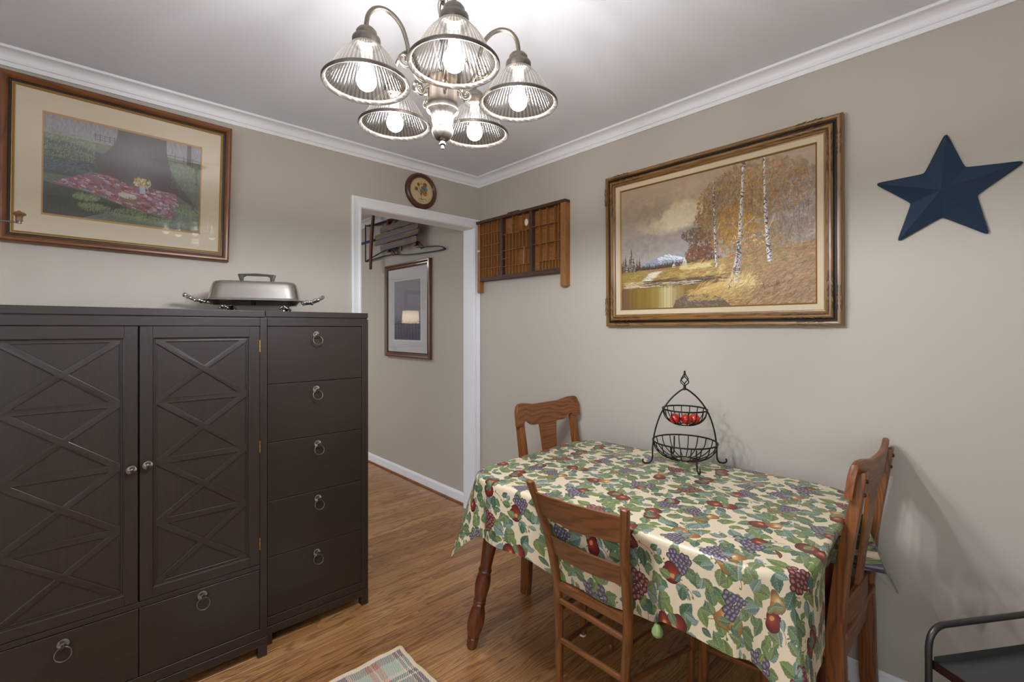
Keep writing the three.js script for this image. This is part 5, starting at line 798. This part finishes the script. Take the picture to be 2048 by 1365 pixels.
{ // two-tier wire fruit stand
  const SX = 1.834, SZ = -0.934, Y = TBL.top + 0.0045, t = thing('wire_fruit_stand', 'black wire two-tier fruit stand with scrolled feet on the tablecloth', 'fruit stand', [SX, Y, SZ], Math.atan2(-0.17, 0.183));
  // the big arch: foot scroll, up and over to the other foot; the two short legs stand across it
  const side = s => [[s * 0.170, 0.020, 0], [s * 0.173, 0.011, 0], [s * 0.167, 0.0045, 0], [s * 0.155, 0.003, 0], [s * 0.142, 0.007, 0], [s * 0.134, 0.02, 0], [s * 0.132, 0.06, 0], [s * 0.129, 0.095, 0], [s * 0.121, 0.14, 0], [s * 0.105, 0.19, 0], [s * 0.086, 0.228, 0], [s * 0.056, 0.268, 0], [s * 0.022, 0.298, 0], [s * 0.004, 0.309, 0]];
  const fr = part('frame', [tube(side(-1), 0.0033, 80, 8), tube(side(1), 0.0033, 80, 8), lathe([[0.0033, 0.303], [0.006, 0.305], [0.0055, 0.322], [0.0033, 0.325]], 12)], M.iron, t);
  for (const s of [-1, 1]) part('leg', tube([[0, 0.086, s * 0.124], [0, 0.06, s * 0.125], [0, 0.03, s * 0.127], [0, 0.010, s * 0.134], [0, 0.003, s * 0.146], [0, 0.007, s * 0.157], [0, 0.017, s * 0.160], [0, 0.024, s * 0.155]], 0.0031, 40, 8), M.iron, t);
  const fin = []; for (let k = 0; k < 4; k++) { const a0 = k * Math.PI / 2; fin.push(tube([0, .2, .4, .55, .75, 1].map((v, i) => { const r = [0.002, 0.014, 0.0185, 0.0165, 0.008, 0.0018][i], a = a0 + v * 2.4; return [r * Math.cos(a), 0.323 + v * 0.048, r * Math.sin(a)]; }), 0.0021, 24, 6)); }
  fin.push(lathe([[0.0035, 0.366], [0.0042, 0.372], [0.0036, 0.383], [0, 0.384]], 10)); part('finial', fin, M.iron, t, 'twisted birdcage finial');
  const basket = (name, R, y, depth, n) => {
    const g = [new THREE.TorusGeometry(R, 0.0033, 8, 56).rotateX(Math.PI / 2).translate(0, y, 0), new THREE.TorusGeometry(R * 0.26, 0.0024, 8, 28).rotateX(Math.PI / 2).translate(0, y - depth, 0)];
    for (let k = 0; k < n; k++) { const a = (k + 0.5) / n * 2 * Math.PI; g.push(tube([0, .3, .6, .85, 1].map(v => { const b = v * Math.PI / 2, r = lerp(R, R * 0.26, 1 - Math.cos(b)), yy = y - depth * Math.sin(b); return [r * Math.cos(a), yy, r * Math.sin(a)]; }), 0.0021, 18, 6)); }
    part(name, g, M.iron, t);
  };
  basket('upper_basket', 0.087, 0.226, 0.064, 16); basket('lower_basket', 0.126, 0.092, 0.072, 20);
  // tomatoes in the upper basket
  const red = phys({ color: 0xb3200f, roughness: 0.22, clearcoat: 0.6, clearcoatRoughness: 0.12 }), green = std({ color: 0x4d6b35, roughness: 0.7 });
  const spots = [[1.7885, -0.9525, 'leftmost of the three red tomatoes in the upper wire basket, nearest the rim'], [1.8085, -0.9145, 'middle of the three red tomatoes in the upper wire basket'], [1.8435, -0.8965, 'rightmost of the three red tomatoes in the upper wire basket']];
  const tom = thing('tomato', spots[0][2], 'tomato', [spots[0][0], Y + 0.1895, spots[0][1]], 0.4, 'tomatoes in the upper basket');
  const body = new THREE.SphereGeometry(0.0215, 28, 20); { const p = body.attributes.position; for (let i = 0; i < p.count; i++) { const x = p.getX(i), y = p.getY(i), z = p.getZ(i), a = Math.atan2(z, x), r = Math.hypot(x, z) / 0.0215; const k = 1 + 0.025 * Math.cos(a * 5) * r; p.setXYZ(i, x * k, y * 0.98 - 0.003 * Math.exp(-r * r * 14) * Math.sign(y), z * k); } body.computeVertexNormals(); }
  part('body', body, red, tom);
  const cal = []; for (let k = 0; k < 5; k++) { const a = k * 1.257; cal.push(loft([0, .35, .7, 1].map(v => { const r = 0.002 + v * 0.013, w = 0.0024 * (1 - v * 0.85), y = 0.0165 + 0.004 * Math.sin(v * 2.6); const c = Math.cos(a), s = Math.sin(a); return [[r * c - w * s, y, r * s + w * c], [r * c, y + 0.0008, r * s], [r * c + w * s, y, r * s - w * c], [r * c, y - 0.0006, r * s]]; }))); }
  cal.push(tube([[0, 0.0165, 0], [0.001, 0.022, 0], [0.003, 0.027, 0.001]], 0.0011, 8, 6)); part('calyx', cal, green, tom, 'green calyx and stalk');
  for (const s of spots.slice(1)) dup(tom, s[2], [s[0], Y + 0.189, s[1]], s[0] * 40);
}
{ // plaid rug
  const plaid = canvasTex(1024, 1024, (x, W) => {
    const R = rng(12), cream = [222, 204, 180], navy = [70, 70, 82], mint = [150, 176, 158], rust = [182, 92, 72], maroon = [122, 62, 58];
    const S = 2, set = [[0, .035, cream], [.035, .07, navy], [.07, .085, cream], [.085, .12, navy], [.12, .14, cream], [.14, .30, mint], [.30, .36, rust], [.36, .375, cream], [.375, .43, rust], [.43, .58, mint], [.58, .62, cream], [.62, .72, navy], [.72, .75, cream], [.75, .9, mint], [.9, .96, rust], [.96, 1, navy]];
    const setB = [[0, .06, navy], [.06, .075, maroon], [.075, .09, navy], [.09, .115, maroon], [.115, .26, mint], [.26, .30, cream], [.30, .34, navy], [.34, .36, cream], [.36, .5, navy], [.5, .66, mint], [.66, .70, maroon], [.70, .73, navy], [.73, .76, maroon], [.76, 1, mint]];
    const pick = (s, v) => { v = ((v % 1) + 1) % 1; return s.find(q => v >= q[0] && v < q[1])[2]; };
    const im = x.createImageData(W, W), d = im.data;
    for (let j = 0; j < W; j++) for (let i = 0; i < W; i++) { const a = pick(set, (W - i) / W * 1.6), b = pick(setB, j / W * 1.8), tw = ((i + j) >> 2) % 3; let c = tw === 0 ? b : tw === 1 ? a : cream; const e = Math.min(i, j, W - 1 - i, W - 1 - j); if (e < 18) c = [228, 210, 186]; const o = (j * W + i) * 4, k = (R() - .5) * 16; d[o] = c[0] + k; d[o + 1] = c[1] + k; d[o + 2] = c[2] + k; d[o + 3] = 255; }
    x.putImageData(im, 0, 0);
  });
  const x0 = 0.36, x1 = 0.977, z0 = -1.741, z1 = -0.86, n = 40, pos = [], uv = [], idx = [];
  const E2 = (f, s) => 0.0022 * Math.sin(f * 26 + s) + 0.0014 * Math.sin(f * 61 + s * 2);
  for (let j = 0; j <= n; j++) for (let i = 0; i <= n; i++) { const f = i / n, h = j / n; pos.push(lerp(x0, x1, f) + E2(h, 1) * f, 0.006 + 0.0012 * Math.sin(f * 14 + h * 9) + (f > .95 && h < .05 ? 0.003 : 0), lerp(z0, z1, h) + E2(f, 2) * (1 - h)); uv.push(f, 1 - h); }
  for (let j = 0; j < n; j++) for (let i = 0; i < n; i++) { const p = j * (n + 1) + i; idx.push(p, p + n + 1, p + 1, p + 1, p + n + 1, p + n + 2); }
  const ring = []; for (let i = 0; i <= n; i++) ring.push(i); for (let j = 1; j <= n; j++) ring.push(j * (n + 1) + n); for (let i = n - 1; i >= 0; i--) ring.push(n * (n + 1) + i); for (let j = n - 1; j > 0; j--) ring.push(j * (n + 1));
  const base = pos.length / 3; for (const r of ring) { pos.push(pos[r * 3], 0.0005, pos[r * 3 + 2]); uv.push(uv[r * 2], uv[r * 2 + 1]); }
  ring.forEach((r, k) => { const q = ring[(k + 1) % ring.length], a = base + k, b = base + (k + 1) % ring.length; idx.push(r, q, b, r, b, a); });
  const g = new THREE.BufferGeometry(); g.setAttribute('position', new THREE.Float32BufferAttribute(pos, 3)); g.setAttribute('uv', new THREE.Float32BufferAttribute(uv, 2)); g.setIndex(idx); g.computeVertexNormals();
  const r = single('plaid_rug', [g], std({ map: plaid, roughness: 0.95, side: THREE.DoubleSide }), 'woven plaid rug in cream, green, navy and rust on the wooden floor', 'rug');
  part('binding', tube(ring.filter((_, i) => i % 2 === 0).map(k => [pos[k * 3], 0.006, pos[k * 3 + 2]]), 0.0042, 300, 6, true), std({ color: 0xdcc6a6, roughness: 0.9 }), r, 'cream bound edge');
}
{ // metal cart at the lower right
  const turn = -33.2 * Math.PI / 180, t = thing('utility_cart', 'dark metal utility cart with a bent tube handle at the lower right', 'cart', [1.606, 0, -0.150], turn);
  // local x runs along the far edge, local z towards the camera; the corner post stands at the origin
  const gm = std({ color: 0x4a4a48, metalness: 0.75, roughness: 0.38 }), pan = phys({ color: 0x50524f, metalness: 0.5, roughness: 0.42 }), lipm = std({ color: 0x2c1713, roughness: 0.45, metalness: 0.3 });
  const L = 0.50, Dp = 0.34, ys = 0.474, yh = 0.558, r = 0.0078;
  const hoop = z => tube([[-0.006, 0.035, z], [-0.006, 0.2, z], [-0.006, ys - 0.02, z], [-0.006, yh - 0.055, z], [-0.001, yh - 0.028, z], [0.012, yh - 0.010, z], [0.032, yh - 0.001, z], [0.06, yh, z], [0.15, yh, z], [0.25, yh, z], [L - 0.05, yh, z], [L - 0.022, yh - 0.001, z], [L - 0.004, yh - 0.02, z], [L + 0.006, yh - 0.055, z], [L + 0.006, ys - 0.02, z], [L + 0.006, 0.2, z], [L + 0.006, 0.035, z]], r, 120, 14);
  part('handle_frame', hoop(-0.004), gm, t); part('handle_frame', hoop(Dp + 0.004), gm, t);
  for (const y of [ys, 0.16]) {
    const s = part('shelf', span(0.0, L, y - 0.0075, y - 0.006, 0.0, Dp, { r: 0 }), pan, t, 'grey metal shelf');
    part('rim', span(0, L, y - 0.02, y + 0.012, 0.0035, 0.005, { r: 0.0005 }), pan, s); part('rim', span(0, L, y - 0.02, y, Dp - 0.0015, Dp, { r: 0.0005 }), pan, s);
    for (const x of [0, L - 0.0018]) part('side_rim', span(x, x + 0.0018, y - 0.022, y + 0.001, 0, Dp, { r: 0.0006 }), lipm, s, 'dark red-brown side rim');
  }
  for (const x of [-0.006, L + 0.006]) for (const z of [-0.004, Dp + 0.004]) part('caster', [new THREE.TorusGeometry(0.0125, 0.0055, 8, 20).translate(x, 0.018, z), cyl(0.006, 0.006, 0.02, x, 0.02, z, 12), cyl(0.008, 0.008, 0.006, x, 0, 0, 12).rotateX(Math.PI / 2).translate(0, 0.018, z - 0.003)], M.black, t);
  const b = single('woven_basket', [loft([0, .1, .4, .8, 1, 1, .97, .1].map((f, i) => { const y = [0, .01, .07, .12, .135, .138, .138, .012][i], w = [.12, .13, .145, .15, .152, .152, .145, .12][i], q = []; for (let k = 0; k < 40; k++) { const a = k / 40 * 6.2832, c = Math.cos(a), s = Math.sin(a), e = Math.pow(Math.pow(Math.abs(c), 4) + Math.pow(Math.abs(s), 4), -.25); q.push([w * c * e, y, w * 0.78 * s * e]); } return q; }))], std({ map: tex(128, 128, (u, v) => { const k = (Math.sin(u * 50) * Math.sin(v * 50) > 0 ? 1 : 0.72); return [142 * k, 116 * k, 84 * k]; }), roughness: 0.8 }), 'tan woven basket on the lower shelf of the metal cart', 'basket');
  b.rotation.y = turn; const c = V(0.20, 0.155, 0.17).applyAxisAngle(V(0, 1, 0), turn).add(t.position); b.position.copy(c);
}

// ---------------------------------------------------------------- chandelier
{
  const CX = 0.661, CZ = -0.966, t = thing('chandelier', 'five-arm brushed nickel chandelier with ribbed glass shades and lit bulbs', 'chandelier', [CX, 0, CZ]);
  part('canopy', lathe([[0, CEIL - 0.001], [0.062, CEIL - 0.001], [0.064, CEIL - 0.006], [0.058, CEIL - 0.014], [0.035, CEIL - 0.026], [0.012, CEIL - 0.03], [0.006, CEIL - 0.036], [0, CEIL - 0.036]], 36), M.nickel, t);
  const links = []; for (let k = 0, y = CEIL - 0.05; y > 2.075; k++, y -= 0.026) links.push(new THREE.TorusGeometry(0.0095, 0.0019, 8, 20).scale(0.82, 1.75, 1).rotateY(k % 2 ? Math.PI / 2 + 0.3 : 0.3).translate(0, y, 0));
  part('chain', links, M.nickel, t);
  const wire = []; for (let i = 0; i <= 26; i++) { const f = i / 26; wire.push([0.011 * Math.cos(f * 20), lerp(CEIL - 0.035, 2.06, f), 0.011 * Math.sin(f * 20)]); }
  wire.push([-0.02, 2.055, 0.012], [-0.036, 2.03, 0.02], [-0.034, 1.995, 0.018], [-0.018, 1.968, 0.01], [-0.004, 1.955, 0.0]);
  part('cord', tube(wire, 0.0021, 160, 6), std({ color: 0x8c8880, roughness: 0.6 }), t);
  part('column', lathe([[0, 1.788], [0.012, 1.789], [0.019, 1.794], [0.0245, 1.803], [0.0262, 1.812], [0.0245, 1.8185], [0.0225, 1.8205], [0.0232, 1.826], [0.0255, 1.835], [0.0262, 1.838], [0.0255, 1.841], [0.0262, 1.8455], [0.0302, 1.853], [0.0355, 1.857], [0.0385, 1.8595], [0.0395, 1.8625], [0.0385, 1.8655], [0.0372, 1.868], [0.037, 1.93], [0.0385, 1.933], [0.0385, 1.937], [0.035, 1.941], [0.022, 1.948], [0.012, 1.956], [0.008, 1.972], [0.010, 1.985], [0.0075, 2.0], [0.005, 2.03], [0.0075, 2.036], [0.006, 2.046], [0, 2.048]], 40), M.nickel, t);
  part('finial', lathe([[0, 1.766], [0.0035, 1.767], [0.0045, 1.770], [0.003, 1.774], [0.0028, 1.776], [0.0075, 1.779], [0.0075, 1.7815], [0.0055, 1.783], [0.0062, 1.789], [0.004, 1.791], [0, 1.791]], 20), M.nickel, t);
  const ribT = tex(208, 4, (u) => { const k = 0.5 + 0.5 * Math.cos(u * 52 * 2 * Math.PI); return [255, lerp(253.6, 254.8, k), lerp(253.6, 254.8, k)].map(v => v); }, false);
  const ribC = tex(208, 4, (u) => { const k = 0.5 + 0.5 * Math.cos(u * 52 * 2 * Math.PI); const v = lerp(156, 224, k); return [v, v * 0.97, v * 0.92]; });
  const glassM = phys({ map: ribC, transmission: 1, transmissionMap: ribT, thickness: 0, roughness: 0.12, ior: 1.5, specularIntensity: 0.06, side: THREE.DoubleSide });
  const bulbM = std({ color: 0xffffff, emissive: 0xfff6ea, emissiveIntensity: 2.2, roughness: 0.3 });
  const neckM = phys({ color: 0xffffff, transmission: 0.9, thickness: 0, roughness: 0.1 });
  const shadeG = (() => { // ribbed bell: two walls
    const P = [[0.0285, 1.966], [0.033, 1.9585], [0.042, 1.949], [0.053, 1.9365], [0.0635, 1.921], [0.0725, 1.9045], [0.0785, 1.8925], [0.0815, 1.8855], [0.0835, 1.8815], [0.0905, 1.8765], [0.0945, 1.8735]];
    const n = 52, seg = n * 4, g = new THREE.LatheGeometry(P.map(p => V2(...p)), seg), p = g.attributes.position;
    for (let i = 0; i < p.count; i++) { const x = p.getX(i), z = p.getZ(i), r = Math.hypot(x, z), a = Math.atan2(z, x); if (r < 0.082) { const k = 1 + 0.018 * Math.cos(a * n); p.setX(i, x * k); p.setZ(i, z * k); } }
    g.computeVertexNormals(); return g;
  })();
  const rimG = lathe([[0.0862, 1.8785], [0.0885, 1.8745], [0.0925, 1.8715], [0.0948, 1.8712], [0.0962, 1.8732], [0.0960, 1.8775], [0.0938, 1.8805], [0.0900, 1.8818], [0.0872, 1.8812], [0.0862, 1.8785]], 72);
  const capG = lathe([[0.0305, 1.9555], [0.0312, 1.957], [0.0312, 1.972], [0.0305, 1.976], [0.0265, 1.9795], [0.0235, 1.981], [0.0232, 1.986], [0.0225, 1.991], [0.0185, 1.9965], [0.0115, 2.0005], [0.0065, 2.002], [0, 2.002]], 36);
  const bulbG = lathe([[0, 1.8585], [0.008, 1.8598], [0.0155, 1.8645], [0.0205, 1.8715], [0.0228, 1.8805], [0.0222, 1.8885], [0.019, 1.897], [0.0165, 1.9015]], 28), neckG = lathe([[0.0165, 1.9015], [0.0135, 1.909], [0.0122, 1.92], [0.0122, 1.935], [0.0135, 1.937], [0.0135, 1.955], [0, 1.956]], 24);
  const RR = 0.187, armPts = [[0.0365, 1.925], [0.052, 1.921], [0.068, 1.928], [0.080, 1.947], [0.0865, 1.972], [0.093, 2.003], [0.104, 2.031], [0.122, 2.050], [0.145, 2.058], [0.167, 2.052], [0.182, 2.034], [0.187, 2.012], [0.187, 1.999]];
  const curl = [[0.0815, 1.952], [0.090, 1.944], [0.101, 1.943], [0.109, 1.950], [0.110, 1.961], [0.103, 1.968], [0.095, 1.966], [0.093, 1.959]], curl2 = [[0.0365, 1.912], [0.046, 1.904], [0.049, 1.894], [0.056, 1.888], [0.064, 1.890], [0.068, 1.898], [0.064, 1.906], [0.058, 1.906], [0.0565, 1.901]];
  const YAWC = YAW;
  for (let k = 0; k < 5; k++) {
    // camera-relative angle -2 + 72 k degrees, measured from the camera's right towards its forward direction
    const a = (-2.4 + 72 * k) * Math.PI / 180, rt = Math.cos(a), fw = Math.sin(a);
    const dx = rt * Math.cos(YAWC) + fw * Math.sin(YAWC), dz = -(-rt * Math.sin(YAWC) + fw * Math.cos(YAWC));
    const to = p => [p[0] * dx, p[1], p[0] * dz];
    const arm = part('arm', [tube(armPts.map(to), 0.0052, 70, 10), tube(curl.map(to), 0.0036, 36, 8), tube(curl2.map(to), 0.0034, 36, 8), new THREE.SphereGeometry(0.0046, 10, 8).translate(...to(curl[7])), new THREE.SphereGeometry(0.0044, 10, 8).translate(...to(curl2[8]))], M.nickel, t);
    const px = dx * RR, pz = dz * RR;
    for (const [n, g, m] of [['socket_cap', capG, M.nickel], ['shade', shadeG, glassM], ['shade_rim', rimG, M.nickel], ['bulb', bulbG, bulbM], ['bulb_neck', neckG, neckM]]) { const o = part(n, g, m, arm); o.position.set(px, 0, pz); o.rotation.y = k * 0.7; }
    const l = new THREE.PointLight(0xf3f5ff, BULB, 0, 2); l.position.set(CX + px, 1.880, CZ + pz); l.shadow.radius = 0.6; l.castShadow = true; scene.add(l);
  }
}
{ // in the room beyond the hall, seen only in the glass of the hall print: a lamp on a table and a blue-framed picture
  const t = thing('console_table', 'small dark console table in the room beyond the hall', 'table', [-0.50, 0, -8.0]);
  part('top', box(0.9, 0.03, 0.4, 0, 0.985, 0, { r: 0.006 }), M.espresso, t);
  for (const x of [-0.42, 0.42]) for (const z of [-0.17, 0.17]) part('leg', box(0.04, 0.97, 0.04, x, 0.485, z), M.espresso, t);
  const l = thing('table_lamp', 'table lamp with a lit white drum shade reflected in the hall print', 'lamp', [-0.50, 1.0, -8.0]);
  part('base', lathe([[0, 0], [0.07, 0], [0.075, 0.012], [0.03, 0.03], [0.018, 0.06], [0.04, 0.13], [0.05, 0.2], [0.03, 0.28], [0.012, 0.31], [0.008, 0.44], [0, 0.44]], 28), std({ color: 0x4a4038, roughness: 0.4 }), l);
  part('shade', lathe([[0.17, 0.42], [0.155, 0.66]], 40), phys({ color: 0xfaf2e2, transmission: 0.45, thickness: 0, roughness: 1, side: THREE.DoubleSide }), l);
  part('bulb', new THREE.SphereGeometry(0.03, 16, 12).translate(0, 0.52, 0), std({ color: 0xffffff, emissive: 0xfff2e0, emissiveIntensity: 3 }), l);
  const pl = new THREE.PointLight(0xfff0dc, LAMP, 0, 2); pl.position.set(-0.50, 1.52, -8.0); pl.castShadow = true; scene.add(pl);
  const p = thing('blue_framed_picture', 'blue framed picture on the far wall reflected in the hall print', 'picture', [-1.30, 1.96, ZFAR + 0.02]);
  part('frame', mitre(rect(0.54, 0.42), [[0, -0.016], [0, 0.012], [0.02, 0.016], [0.08, 0.012], [0.09, 0]], true), std({ color: 0x2f4560, roughness: 0.5 }), p);
  part('print', plate(0.37, 0.25, 0, 0, 0), std({ color: 0x9fb0bc, roughness: 0.7 }), p);
}
renderer.render(scene, camera);
